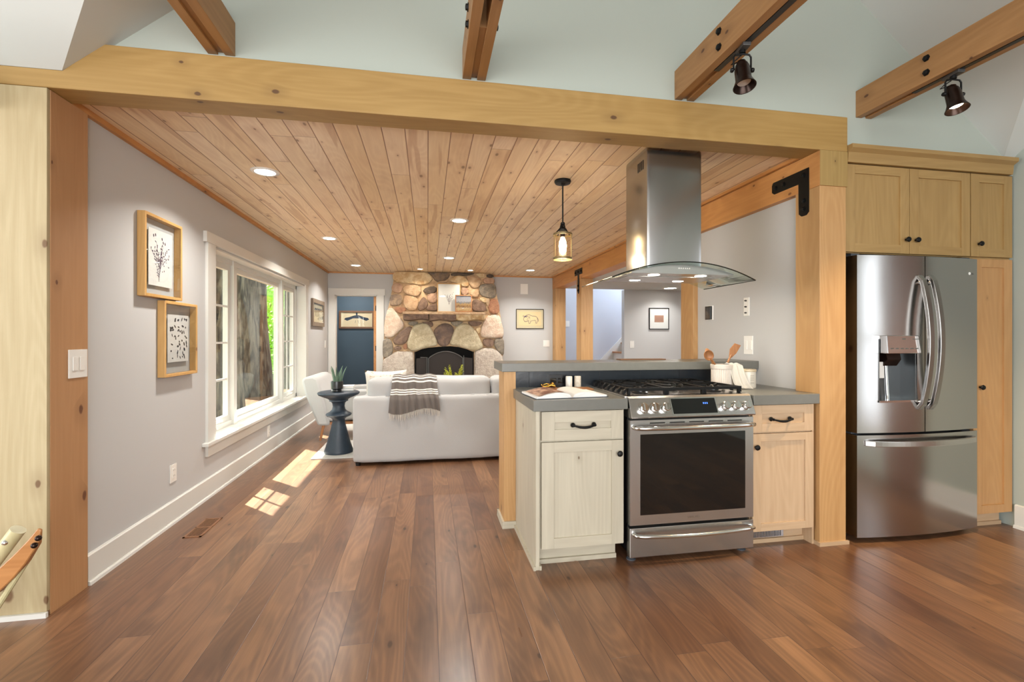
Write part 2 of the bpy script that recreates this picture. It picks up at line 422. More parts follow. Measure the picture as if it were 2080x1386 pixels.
M['sofa'] = plain('white_linen', C(176, 176, 175), 0.9, bump=0.25, bscale=240, var=0.02, sheen=0.2)
M['concrete'] = plain('grey_stone_top', C(108, 108, 102), 0.32, bump=0.05, bscale=30, var=0.10)
M['tile'] = plain('black_tile', C(34, 40, 46), 0.25, bump=0.2, bscale=25, var=0.2)
M['lamp'] = plain('lamp_diffuser', C(255, 250, 240), 0.5, emit=(1, 0.93, 0.82, 1), es=14)
M['bulb'] = plain('bulb_glow', C(255, 240, 210), 0.5, emit=(1, 0.78, 0.48, 1), es=30)
M['paper'] = plain('paper', C(228, 226, 222), 0.8, bump=0.3, bscale=50)
M['ink'] = plain('ink', C(44, 42, 50), 0.8)
M['ink2'] = plain('faded_ink', C(92, 78, 98), 0.8)
M['frame_gold'] = wood('pale_oak_frame', C(190, 146, 84), C(212, 170, 108), C(120, 80, 40), 'z', 0.4, 0.05)
M['frame_grey'] = wood('weathered_frame', C(112, 98, 84), C(140, 124, 106), C(60, 50, 40), 'z', 0.6, 0.1)
M['frame_brown'] = wood('brown_frame', C(92, 64, 44), C(126, 92, 64), C(50, 34, 24), 'x', 0.5, 0.1)
M['cream_mat'] = plain('cream_mount', C(222, 206, 170), 0.8)
M['table_blue'] = plain('blue_black_paint', C(38, 50, 62), 0.45, bump=0.3, bscale=40, var=0.15)
M['rug'] = plain('cream_rug', C(196, 194, 188), 0.95, bump=0.6, bscale=120, var=0.12)
M['brownwood'] = wood('walnut', C(150, 98, 58), C(176, 122, 78), C(84, 50, 28), 'z', 0.5, 0.1)
M['ceramic'] = plain('cream_stoneware', C(208, 198, 186), 0.35, var=0.04)
M['towel'] = plain('oatmeal_towel', C(206, 200, 188), 0.95, bump=0.4, bscale=200, var=0.05)
M['spoon'] = wood('olive_wood', C(138, 88, 50), C(172, 122, 76), C(96, 52, 24), 'z', 0.45, 0.1, 1, 2.0)
M['gold'] = plain('brass', C(196, 150, 70), 0.25, 1.0)
M['leafy'] = plain('yellow_green_leaf', C(160, 166, 30), 0.6, var=0.2)
M['aloe'] = plain('aloe_leaf', C(88, 112, 94), 0.5, var=0.25)
M['soot_and_shade'] = plain('soot_and_shade', C(14, 12, 12), 0.9)  # firebox soot, also the painted shade under the register slats

# ------------------------------------------------------------------ the setting
XL, YB, ZC = -1.675, 8.40, 2.365
st(MB().box(-6, 6.2, -4, 12, -0.08, 0).build('floor', M['floor']))
# left wall with its window opening
WY0, WY1, WZ0, WZ1 = 4.055, 6.880, 0.414, 1.955
m = MB()
m.box(XL - 0.18, XL, 2.64, WY0, 0, ZC); m.box(XL - 0.18, XL, WY1, YB, 0, ZC)
m.box(XL - 0.18, XL, WY0, WY1, 0, WZ0); m.box(XL - 0.18, XL, WY0, WY1, WZ1, ZC)
st(m.build('wall_left', M['wall']))
# back wall with door opening
DX0, DX1, DZ = -1.564, -0.864, 1.972
m = MB()
m.box(XL - 0.18, DX0, YB, YB + 0.12, 0, ZC); m.box(DX0, DX1, YB, YB + 0.12, DZ, ZC); m.box(DX1, 2.285, YB, YB + 0.12, 0, ZC)
st(m.build('wall_back', M['wall']))
st(MB().box(XL - 0.18, 2.475, 2.54, YB + 0.12, ZC, ZC + 0.1).build('ceiling', M['ceiling']))
# blue room behind the door
m = MB(); m.box(-2.0, 0.6, 9.75, 9.85, 0, 2.4); m.box(-2.0, -1.9, YB + .12, 9.75, 0, 2.4); m.box(0.5, 0.6, YB + .12, 9.75, 0, 2.4)
st(m.build('wall_blue_room', M['blue']))
st(MB().box(-2.0, 0.6, YB + .12, 9.85, 2.4, 2.5).build('ceiling_blue_room', M['white_ceiling']))
# wall between living room and fridge niche
st(MB().box(2.33, 2.45, 2.57, 3.75, 0, 2.134).build('wall_centre', M['wall']))
# hall
m = MB(); m.box(3.612, 6.2, 8.2, 8.32, 0, 2.134)
st(m.build('wall_hall', M['wall']))
st(MB().box(2.29, 6.2, 9.3, 9.4, 0, 4.2).build('wall_stairwell', M['stair_wall']))
m = MB(); m.box(2.285, 2.40, 8.52, 9.3, 0, 4.2); m.box(6.1, 6.2, 3.6, 9.3, 0, 4.2)
m.box(2.40, 6.1, 8.06, 8.2, 2.26, 4.2)
st(m.build('wall_hall_ends', M['wall']))
st(MB().box(2.47, 6.2, 3.64, 8.2, 2.134, 2.26).build('ceiling_hall', M['white_ceiling']))
st(MB().box(2.285, 6.2, 8.06, 9.4, 4.2, 4.3).build('ceiling_stairwell', M['white_ceiling']))
# niche behind fridge and pantry, hall partition
m = MB(); m.box(2.45, 6.2, 3.52, 3.64, 0, 4.5)
st(m.build('wall_niche', M['wall']))
# right wall of the kitchen
XR = 3.765
m = MB(); m.box(XR, XR + 0.12, .98, 3.52, 0, 5.0); m.box(XR, XR + .12, .30, .98, 0, .35); m.box(XR, XR + .12, .30, .98, 2.1, 5.0); m.box(XR, XR + .12, -4, .30, 0, 5.0)
st(m.build('wall_right', M['gable']))
w2 = bpy.data.objects.new('window_2', None); COL.objects.link(w2); w2.location = (XR, .64, .35); st(w2)
m = MB(); m.box(XR - .02, XR, .20, .30, .27, 2.18); m.box(XR - .02, XR, .98, 1.06, .27, 2.18); m.box(XR - .02, XR, .30, .98, 2.1, 2.18); m.box(XR - .03, XR, .20, 1.06, .27, .35)
m.build('casing', M['trim'], w2)
m = MB(); m.box(XR + .04, XR + .08, .30, .35, .35, 2.1); m.box(XR + .04, XR + .08, .93, .98, .35, 2.1); m.box(XR + .04, XR + .08, .35, .93, 1.20, 1.25); m.box(XR + .04, XR + .08, .35, .93, .35, .40); m.box(XR + .04, XR + .08, .35, .93, 2.05, 2.1)
m.build('sash', M['trim'], w2)
d2 = bpy.data.objects.new('door_2', None); COL.objects.link(d2); d2.location = (XR, 1.45, 0); st(d2)
MB().box(XR - .035, XR - .002, 1.12, 1.72, 0.01, 2.03).build('leaf', M['brownwood2'], d2)
# gable wall above the main beam
cx, cy, HH = 1.05, -0.22, 4.53
YG = 2.42
m = MB(); m.prism([(-6, 2.552), (2.473, 2.552), (2.473, 2.29), (XR, 2.29), (XR, 4.75), (-6, 4.75)], 'y', YG, YG + 0.11)
st(m.build('wall_gable', M['gable']))
m = MB(); m.box(-6, -1.96, YG, YG + .11, 0, 2.33); m.box(-6, -2.61, YG, YG + .11, 2.33, 2.55)
st(m.build('wall_kitchen_left_end', M['gable']))
# cross-vaulted kitchen ceiling
m = MB()
Cc = (cx, cy, HH); Nn = (cx, YG, HH + .0); P1 = (-1.594, 2.39, 2.417); P2 = (3.691, 2.42, 2.403)
P3 = (-1.594, -2.83, 2.417); P4 = (3.691, -2.86, 2.403)
P1b = (-1.594, YG, 2.417); 
m.poly([Cc, P1, P1b, Nn]); m.poly([Cc, Nn, P2])
m.poly([Cc, (-6, cy, HH), (-6, 2.39, 2.417), P1]); m.poly([Cc, (-6, cy, HH), (-6, -2.83, 2.417), P3])
m.poly([Cc, P2, (XR, 2.42, 2.403), (XR, cy, HH)]); m.poly([Cc, P4, (XR, -2.86, 2.403), (XR, cy, HH)])
m.poly([Cc, P3, (-1.594, -4, 2.417), (cx, -4, HH)]); m.poly([Cc, P4, (3.691, -4, 2.403), (cx, -4, HH)])
m.poly([(-6, -2.83, 2.417), P3, (-1.594, -4, 2.417), (-6, -4, 2.417)])
m.poly([P4, (XR, -2.86, 2.403), (XR, -4, 2.403), (3.691, -4, 2.403)])
m.poly([(-6, 2.39, 2.417), P1, P1b, (-6, YG, 2.417)])
st(m.build('ceiling_kitchen', M['white_ceiling']))
# kitchen walls behind and left of the viewer, with tall windows
def wall_openings(name, plane, a0, a1, z1, ops, p0, p1, mt):
    m = MB(); a = a0
    def bx(u0, u1, w0, w1):
        if plane == 'y': m.box(u0, u1, p0, p1, w0, w1)
        else: m.box(p0, p1, u0, u1, w0, w1)
    for (u0, u1, w0, w1) in ops:
        bx(a, u0, 0, z1); bx(u0, u1, 0, w0); bx(u0, u1, w1, z1); a = u1
    bx(a, a1, 0, z1); return st(m.build(name, mt))
wall_openings('wall_kitchen_back', 'y', -6, XR, 4.8, [(-3.3, -1.5, .5, 2.2), (-1.0, 0.9, 0.1, 2.25), (1.3, 3.0, .9, 2.2)], -4.12, -4.0, M['wall'])
wall_openings('wall_kitchen_left', 'x', -4, 2.5, 4.8, [(-1.6, 1.6, .4, 2.3)], -6.12, -6.0, M['wall'])

for i in range(11):
    z = .19 * (i + 1); x0 = 3.08 + .19 * i
    t_ = st(MB().box(x0, x0 + .19, 8.35, 9.27, 0 if i == 0 else z - .19 - .03, z - .03).build('stair_riser', M['trim']))
    st(MB().box(x0 - .025, x0 + .19, 8.35, 9.27, z - .03, z).build('stair_tread', M['brownwood']))
st(MB().prism([(2.80, 0), (3.10, 0), (5.1, 2.0), (5.1, 2.32), (2.80, .02)], 'y', 9.275, 9.30).build('stair_skirt', M['trim']))
# baseboards with shoe moulding
def base_y(name, x, y0, y1, s, h=0.150):
    m = MB(); m.prism([(x, 0), (x + s * .018, 0), (x + s * .018, h - .006), (x + s * .012, h), (x, h)], 'y', y0, y1)
    m.prism([(x + s * .018, 0), (x + s * .031, 0), (x + s * .029, .014), (x + s * .024, .020), (x + s * .018, .020)], 'y', y0, y1)
    return st(m.build(name, M['trim']))
def base_x(name, y, x0, x1, s, h=0.150):
    m = MB(); m.prism([(y, 0), (y + s * .018, 0), (y + s * .018, h - .006), (y + s * .012, h), (y, h)], 'x', x0, x1)
    m.prism([(y + s * .018, 0), (y + s * .031, 0), (y + s * .029, .014), (y + s * .024, .020), (y + s * .018, .020)], 'x', x0, x1)
    return st(m.build(name, M['trim']))
base_y('baseboard_left', XL, 2.652, YB, 1)
base_x('baseboard_back', YB, DX1 + .15, 2.285, -1)
base_y('baseboard_right', XR, 1.73, 2.40, -1)
base_x('baseboard_hall', 8.2, 3.612, 6.1, -1)
base_x('baseboard_blue_room', 9.75, -1.9, .5, -1)
base_y('baseboard_centre', 2.33, 3.22, 3.73, -1)
# ceiling trim strips of wood along the living room ceiling
m = MB(); m.box(XL, XL + 0.022, 2.54, YB, ZC - 0.030, ZC)
st(m.build('trim_1', M['header']))
st(MB().box(XL + .023, 2.283, YB - 0.02, YB, ZC - 0.022, ZC).build('trim_2', M['header']))
st(MB().box(2.262, 2.283, 2.54, YB - .021, ZC - 0.02, ZC).build('trim_3', M['header']))

# ---- window in the left wall
win = bpy.data.objects.new('window_1', None); COL.objects.link(win); win.location = (XL, 5.4, 0.43); st(win)
def W_(m, name, mt=None, **kw): return m.build(name, mt or M['trim'], win, **kw)
cf = XL + 0.020
m = MB(); m.box(XL, cf, 3.935, 4.070, 0.40, 1.965); m.box(XL, cf, 6.866, 6.985, 0.40, 1.965)
m.box(XL, cf + .006, 3.90, 7.01, 1.965, 2.046)
W_(m, 'casing')
W_(MB().box(XL, XL + 0.045, 3.88, 7.03, 0.405, 0.430, .004), 'stool')
W_(MB().box(XL - 0.12, XL + 0.001, WY0 + .0005, WY1 - .0005, 0.4145, 0.430), 'sill')
W_(MB().box(XL, cf, 3.935, 6.985, 0.318, 0.405), 'apron')
m = MB(); xo = XL - 0.135
m.box(xo, XL, WY0 - .001, WY0 + .012, .43, WZ1); m.box(xo, XL, WY1 - .012, WY1 + .001, .43, WZ1); m.box(xo, XL, WY0, WY1, WZ1 - .012, WZ1 + .001)
W_(m, 'jamb_liner')
m = MB()
fy = [WY0 + .012, 4.745, 6.195, WY1 - .012]
fr = 0.045
m.box(xo - .05, xo + .03, fy[0], fy[3], .43, .475); m.box(xo - .05, xo + .03, fy[0], fy[3], WZ1 - .055, WZ1 - .012)
m.box(xo - .05, xo + .03, fy[0], fy[0] + .04, .43, WZ1 - .012); m.box(xo - .05, xo + .03, fy[3] - .04, fy[3], .43, WZ1 - .012)
m.box(xo - .05, xo + .045, fy[1] - .035, fy[1] + .035, .43, WZ1 - .012); m.box(xo - .05, xo + .045, fy[2] - .035, fy[2] + .035, .43, WZ1 - .012)
W_(m, 'frame')
def sash(y0, y1, grid):
    z0, z1 = .475, WZ1 - .055; s = .05
    m = MB(); x0, x1 = xo - .03, xo + .012
    m.box(x0, x1, y0 + s, y1 - s, z0, z0 + s); m.box(x0, x1, y0 + s, y1 - s, z1 - s, z1); m.box(x0, x1, y0, y0 + s, z0, z1); m.box(x0, x1, y1 - s, y1, z0, z1)
    sh = m.build('sash', M['trim'], win)
    MB().box(xo - .012, xo - .008, y0 + s - .005, y1 - s + .005, z0 + s - .005, z1 - s + .005).build('pane', M['glass'], sh)
    if grid:
        g = MB(); ym = (y0 + y1) / 2
        for k in (1, 2, 3):
            zz = z0 + s + (z1 - z0 - 2 * s) * k / 4; g.box(xo - .006, xo + .004, y0 + s, y1 - s, zz - .009, zz + .009)
        g.box(xo - .006, xo + .004, ym - .009, ym + .009, z0 + s, z1 - s)
        g.build('grille', M['trim'], sh)
        MB().tube([(x1, ym - .05, z0 + .012), (x1 + .025, ym - .02, z0 + .03), (x1 + .03, ym + .06, z0 + .028)], .008).build('crank', M['white'], sh)
sash(fy[0] + .04, fy[1] - .035, True); sash(fy[1] + .035, fy[2] - .035, False); sash(fy[2] + .035, fy[3] - .04, True)
# roof overhang outside
m = MB(); m.box(XL - 0.96, XL - .18, 2.0, 9.4, 2.22, 2.36)
st(m.build('roof_overhang', M['trim']))

# ---- door in the back wall
dr = bpy.data.objects.new('door_1', None); COL.objects.link(dr); dr.location = ((DX0 + DX1) / 2, YB, 0); st(dr)
m = MB(); yc = YB - .02
m.box(DX0 - .103, DX0, yc, YB, 0, DZ + .0); m.box(DX1, DX1 + .115, yc, YB, 0, DZ)
m.box(DX0 - .105, DX1 + .135, yc - .006, YB, DZ, DZ + .11)
m.build('casing', M['trim'], dr)
m = MB(); m.box(DX0, DX0 + .015, YB, YB + .12, 0, DZ); m.box(DX1 - .015, DX1, YB, YB + .12, 0, DZ); m.box(DX0, DX1, YB, YB + .12, DZ - .015, DZ)
m.build('jamb', M['trim'], dr)
lf = MB().box(DX1 - .060, DX1 - .017, YB + .03, YB + .73, .01, DZ - .02).build('leaf', M['header'], dr)
for z in (.25, 1.05, 1.75): MB().box(DX1 - .03, DX1 - .012, YB + .012, YB + .034, z - .045, z + .045).build('hinge', M['iron'], lf)
MB().tube([(DX1 - .06, YB + .66, .95), (DX1 - .11, YB + .66, .95), (DX1 - .11, YB + .56, .95)], .009).build('handle', M['iron'], lf)

# ------------------------------------------------------------------ timber frame
m = MB(); m.prism([(-2.6, 2.335), (2.473, 2.345), (2.473, 2.552), (-1.433, 2.552), (-1.594, 2.417), (-2.6, 2.417)], 'y', 2.39, 2.54)
tag(m.build('main_beam', M['beam'], bevel=.004), 'long knotty cedar beam spanning the kitchen opening from left post to fridge', 'beam')
o = thing('corner_post', 'pale rough-sawn knotty post at the left edge under the main beam', 'post', (-1.79, 2.5, 0))
MB().box(-1.95, -1.652, 2.39, 2.408, 0.022, 2.335).build('front_board', M['post_pale'], o, bevel=.002)
MB().box(-1.90, -1.650, 2.408, 2.640, 0.0, 2.335).build('side_board', M['post_side'], o, bevel=.002)
MB().box(-1.95, -1.648, 2.378, 2.392, 0.0, 0.022).build('shoe_strip', M['trim'], o)
o = thing('kitchen_post', 'tall cedar post between the right base cabinet and the fridge', 'post', (2.373, 2.48, 0))
MB().box(2.283, 2.463, 2.392, 2.578, 0.0, 2.134).build('shaft', M['post'], o, bevel=.003)
m = MB(); m.box(2.272, 2.474, 2.380, 2.392, 0, .022); m.box(2.272, 2.284, 2.392, 2.50, 0, .022)
m.build('base_trim', M['cabr_x'], o)
def post(x0, x1, y0, y1, label):
    q = MB().box(x0, x1, y0, y1, 0, 2.134).build('hall_post', M['post'], bevel=.003)
    return tag(q, label, 'post', 'posts carrying the hall header')
post(2.285, 2.475, 3.735, 3.935, 'cedar post at the end of the thermostat wall, beside the hall picture')
post(2.285, 2.475, 6.762, 6.985, 'cedar post with the black T plate, standing free in the hall opening')
post(2.285, 2.475, 8.19, 8.395, 'narrow cedar post against the back wall beside the bison picture')
tag(MB().box(2.283, 2.473, 2.392, 8.40, 2.134, 2.344).build('header_beam', M['header'], bevel=.004), 'cedar header beam running deep along the right side over the hall opening', 'beam')

hdr = bpy.data.objects['header_beam']
MB().box(2.2835, 2.4725, 2.3895, 2.3925, 2.135, 2.3435).build('end_grain', M['end'], hdr)
# iron corner plates
def bolt(m, x, y, z, s=-1, r=.012):
    m.lathe([(r * 1.35, 0), (r * 1.35, s * .004), (r, s * .004), (r, s * .012), (r * .5, s * .014)], (x, y, z), 6, axis='x')
o = thing('corner_bracket', 'large black iron L bracket bolted where post meets header', 'bracket', (2.283, 2.6, 2.1))
x0 = 2.2825
L = [(2.470, 2.268), (2.765, 2.268), (2.775, 2.250), (2.775, 2.205), (2.757, 2.190), (2.548, 2.190), (2.545, 2.0), (2.525, 1.983), (2.490, 1.983), (2.470, 2.0)]
MB().prism(L, 'x', x0 - .006, x0).build('plate', M['iron'], o)
for (y, z) in ((2.74, 2.225), (2.67, 2.228), (2.508, 2.232), (2.505, 2.075), (2.507, 2.025)):
    b = MB(); bolt(b, x0 - .006, y, z); b.build('bolt', M['iron'], o)
o = thing('tee_bracket', 'small black iron T plate bolted to the far hall post', 'bracket', (2.285, 6.87, 1.95))
x0 = 2.283
MB().prism([(6.70, 2.29), (7.05, 2.29), (7.05, 2.20), (6.91, 2.20), (6.91, 1.94), (6.875, 1.91), (6.84, 1.94), (6.84, 2.20), (6.70, 2.20)], 'x', x0 - .006, x0).build('plate', M['iron'], o)
for (y, z) in ((6.74, 2.245), (6.875, 2.245), (7.01, 2.245), (6.875, 2.03), (6.875, 1.96)):
    b = MB(); bolt(b, x0 - .006, y, z, r=.016); b.build('bolt', M['iron'], o)

# tie beams under the vault: twin planks with a recessed filler, a black track in the right-hand two
def tie(xa, xb, label, track, bolts):
    o = thing('tie_beam', label, 'beam', ((xa + xb) / 2, 0.8, 2.57), group='twin-plank tie beams under the vaulted ceiling')
    y0, y1, z0, z1 = -3.9, YG, 2.570, 2.730; w = (xb - xa) * .37
    MB().box(xa, xa + w, y0, y1, z0, z1).build('plank', M['tie'], o, bevel=.002)
    MB().box(xb - w, xb, y0, y1, z0, z1).build('plank', M['tie'], o, bevel=.002)
    MB().box(xa + w, xb - w, (y0 if track else 2.02), y1, z0 + .012, z1 - .012).build('filler', M['tie'], o)
    if track:
        MB().box(xa + w + .001, xb - w - .001, -3.8, 2.12, z0 - .002, z0 + .0115).build('track', M['black'], o)
    for (yy, zz) in bolts:
        for sx, x in ((-1, xa), (1, xb)):
            b = MB(); bolt(b, x, yy, zz, sx, .013); b.build('bolt', M['iron'], o)
    return o
tie(-1.018, -0.900, 'leftmost twin-plank tie beam above the main beam', False, [(1.5, 2.61), (1.5, 2.69)])
tie(0.177, 0.297, 'twin-plank tie beam second from left, with bolts near the frame top', False, [(2.06, 2.615), (2.06, 2.69)])
tie(1.366, 1.484, 'tie beam third from left, carrying the unlit spotlight', True, [(2.01, 2.615), (2.01, 2.69)])
tie(2.560, 2.670, 'rightmost tie beam, carrying the lit spotlight above the fridge', True, [(2.01, 2.615), (2.01, 2.69)])
STONES=[('cream',[(-0.556,2.346),(-0.038,2.359),(0.077,2.296),(0.091,2.223),(0.019,2.163),(-0.124,2.134),(-0.238,2.165),(-0.549,2.180),(-0.584,2.237)]),
('greybrown',[(-0.017,2.359),(0.381,2.362),(0.352,2.258),(0.221,2.204),(0.113,2.216),(0.105,2.296)]),
('dark',[(0.396,2.355),(0.817,2.355),(0.705,2.325),(0.484,2.317),(0.389,2.288)]),
('cream',[(0.355,2.199),(0.396,2.274),(0.484,2.308),(0.594,2.305),(0.678,2.243),(0.717,2.125),(0.572,2.123),(0.550,2.181)]),
('tan',[(0.624,2.306),(0.720,2.315),(0.914,2.256),(0.929,2.197),(0.869,2.109),(0.809,2.096),(0.735,2.126),(0.698,2.244)]),
('cream',[(0.834,2.355),(0.988,2.352),(0.973,2.295),(0.899,2.285),(0.839,2.326)]),
('dark',[(1.007,2.352),(1.136,2.352),(1.157,2.294),(1.016,2.291)]),
('pinkish',[(0.947,2.274),(1.159,2.276),(1.166,2.190),(0.947,2.193)]),
('grey',[(0.902,2.163),(1.169,2.176),(1.184,1.950),(1.064,1.933),(0.902,1.988)]),
('pinkish',[(0.572,2.115),(0.705,2.088),(0.720,2.002),(0.631,1.980),(0.572,1.982)]),
('tan',[(0.735,2.071),(0.888,2.086),(0.873,1.939),(0.764,1.950),(0.720,1.989)]),
('cream',[(0.902,1.947),(1.049,1.918),(1.041,1.851),(0.988,1.843),(0.887,1.895)]),
('brown',[(0.772,1.908),(0.869,1.892),(0.985,1.825),(1.016,1.706),(0.772,1.699)]),
('reddish',[(1.082,1.908),(1.200,1.922),(1.237,1.783),(1.234,1.663),(1.139,1.643),(1.052,1.691),(1.044,1.781)]),
('tan',[(-0.401,2.122),(-0.224,2.132),(-0.099,2.114),(-0.106,2.015),(-0.153,1.937),(-0.267,1.957),(-0.394,1.998),(-0.425,2.064)]),
('pinkish',[(-0.581,2.147),(-0.429,2.143),(-0.434,1.997),(-0.598,2.020)]),
('stripe',[(-0.609,1.965),(-0.439,1.962),(-0.425,1.893),(-0.453,1.792),(-0.629,1.778)]),
('peach',[(-0.394,1.956),(-0.196,1.918),(-0.156,1.880),(-0.184,1.708),(-0.323,1.702),(-0.398,1.763)]),
('brown',[(-0.171,1.705),(-0.139,1.836),(-0.067,1.947),(0.016,1.812),(-0.064,1.709)]),
('pinkish',[(-0.021,1.969),(0.156,2.002),(0.163,1.843),(0.026,1.827)]),
('dark',[(-0.096,2.044),(-0.038,2.086),(0.105,2.118),(0.156,2.107),(0.156,2.019),(-0.027,1.984)]),
('brown',[(-0.036,1.709),(0.026,1.802),(0.163,1.819),(0.170,1.697)]),
('reddish',[(-0.566,1.744),(-0.355,1.747),(-0.369,1.691),(-0.479,1.640)]),
('pinkwhite',[(-0.650,1.746),(-0.588,1.744),(-0.500,1.629),(-0.383,1.445),(-0.425,1.402),(-0.605,1.231),(-0.721,1.245),(-0.710,1.444),(-0.686,1.616)]),
('brown',[(-0.587,1.185),(-0.465,1.310),(-0.366,1.413),(-0.255,1.421),(-0.298,1.315),(-0.355,1.158),(-0.422,1.122),(-0.549,1.116)]),
('grey',[(-0.733,1.211),(-0.622,1.218),(-0.587,1.113),(-0.580,0.997),(-0.633,0.900),(-0.736,0.898)]),
('brown',[(-0.567,1.084),(-0.434,1.088),(-0.434,1.028),(-0.560,1.022)]),
('reddish',[(-0.420,1.095),(-0.380,1.150),(-0.340,1.124),(-0.333,1.043),(-0.398,1.028)]),
('arch',[(-0.236,1.446),(-0.096,1.487),(0.019,1.459),(0.088,1.316),(0.156,1.184),(0.170,1.106),(0.019,1.085),(-0.096,1.056),(-0.224,1.006),(-0.321,1.035),(-0.335,1.156),(-0.278,1.330)]),
('key',[(0.101,1.357),(0.236,1.475),(0.352,1.475),(0.437,1.417),(0.437,1.316),(0.374,1.184),(0.349,1.091),(0.210,1.092),(0.166,1.184),(0.108,1.301)]),
('arch',[(0.472,1.420),(0.631,1.492),(0.720,1.455),(0.821,1.347),(0.896,1.198),(0.963,1.067),(0.824,1.008),(0.690,1.046),(0.528,1.098),(0.377,1.113),(0.414,1.243),(0.457,1.331)]),
('cream',[(0.820,1.396),(0.918,1.419),(0.896,1.317),(0.869,1.305)]),
('pinkwhite',[(0.932,1.422),(1.007,1.568),(1.049,1.628),(1.242,1.630),(1.275,1.483),(1.310,1.363),(1.310,1.238),(0.917,1.246),(0.902,1.332)]),
('brown',[(0.947,1.210),(1.136,1.217),(1.144,1.089),(1.034,1.074),(0.969,1.097)]),
('grey',[(1.162,1.217),(1.318,1.217),(1.318,0.915),(1.200,1.026),(1.157,1.093)]),
('granite',[(0.809,1.002),(1.004,1.053),(1.169,1.030),(1.303,0.897),(1.321,0.507),(1.318,0.161),(0.809,0.173)]),
('granite',[(-0.747,0.209),(-0.744,0.539),(-0.735,0.869),(-0.605,0.923),(-0.549,0.994),(-0.241,0.993),(-0.227,0.531),(-0.230,0.197)]),
('grey',[(-0.345,1.500),(-0.153,1.516),(-0.167,1.464),(-0.295,1.434)]),
('brown',[(-0.124,1.502),(0.091,1.506),(0.077,1.403),(-0.038,1.493)]),
('grey',[(0.374,1.512),(0.631,1.521),(0.484,1.432),(0.443,1.442)]),
('brown',[(0.676,1.521),(0.959,1.508),(0.899,1.451),(0.750,1.439)]),
('tan',[(1.034,1.751),(1.041,1.818),(1.016,1.825),(0.988,1.929),(1.064,1.923),(1.073,1.901),(1.038,1.781)]),
('peach',[(0.163,2.195),(0.338,2.221),(0.352,2.199),(0.170,2.173)])]
def stone_mat(name, a, b, sc=9, bump=0.9, spot=None):
    k = NT(name); v = k.n('ShaderNodeTexCoord').outputs['Object']
    f = k.smooth(k.noise(v, sc, 6, 0.6, 0.6), 0.32, 0.68); col = k.mix(f, a, b)
    if spot: col = k.mix(k.smooth(k.noise(v, 70, 3, 0.7), 0.60, 0.70), col, spot)
    k.l(col, k.b.inputs['Base Color']); k.b.inputs['Roughness'].default_value = 0.75
    k.bump(k.noise(v, sc * 2.2, 7, 0.7), bump, 0.035); return k.m
SM = {
 'cream': stone_mat('cream_stone', C(226, 206, 166), C(190, 152, 106)),
 'tan': stone_mat('tan_stone', C(206, 178, 144), C(178, 144, 110)),
 'peach': stone_mat('peach_stone', C(212, 182, 146), C(190, 152, 118)),
 'pinkish': stone_mat('pinkish_stone', C(198, 164, 138), C(164, 130, 108)),
 'reddish': stone_mat('reddish_stone', C(176, 128, 96), C(148, 102, 78)),
 'brown': stone_mat('brown_stone', C(146, 120, 102), C(112, 90, 76)),
 'key': stone_mat('keystone', C(136, 112, 96), C(98, 84, 78)),
 'greybrown': stone_mat('grey_brown_stone', C(142, 118, 94), C(102, 90, 80)),
 'dark': stone_mat('dark_stone', C(104, 88, 74), C(78, 68, 60)),
 'grey': stone_mat('grey_stone', C(158, 146, 128), C(116, 108, 98), 14, .6, C(70, 66, 62)),
 'stripe': stone_mat('striped_stone', C(176, 150, 122), C(120, 104, 92), 12),
 'pinkwhite': stone_mat('pink_white_stone', C(230, 214, 194), C(212, 182, 158), 12, .8, C(176, 120, 96)),
 'granite': stone_mat('speckled_granite', C(226, 216, 202), C(198, 182, 168), 16, 1.0, C(136, 116, 104)),
 'arch': stone_mat('pale_arch_stone', C(222, 210, 180), C(190, 174, 140), 12, 1.0, C(120, 106, 80)),
}
mortar = stone_mat('mortar', C(206, 176, 138), C(176, 146, 112), 10, 0.5)
fp = thing('fireplace', 'floor to ceiling fieldstone fireplace between the blue-room doorway and the bison picture', 'fireplace', (0.28, 8.2, 0))
FY = 8.14
m = MB()
outL = [(-.735, 0), (-.745, .56), (-.735, 1.12), (-.69, 1.60), (-.615, 1.92), (-.545, ZC)]
outR = [(1.118, ZC), (1.165, 2.10), (1.225, 1.88), (1.30, 1.39), (1.308, .81), (1.30, 0)]
arch = [(.795, 0), (.795, .985), (.69, 1.03), (.528, 1.075), (.381, 1.09), (.192, 1.08), (.019, 1.065), (-.096, 1.04), (-.222, .985), (-.222, 0)]
m.prism(outL[:-1] + [(-.545, ZC - .002)] + [(1.118, ZC - .002)] + outR[1:] + arch, 'y', FY, YB - .002)
m.build('mortar_core', mortar, fp)
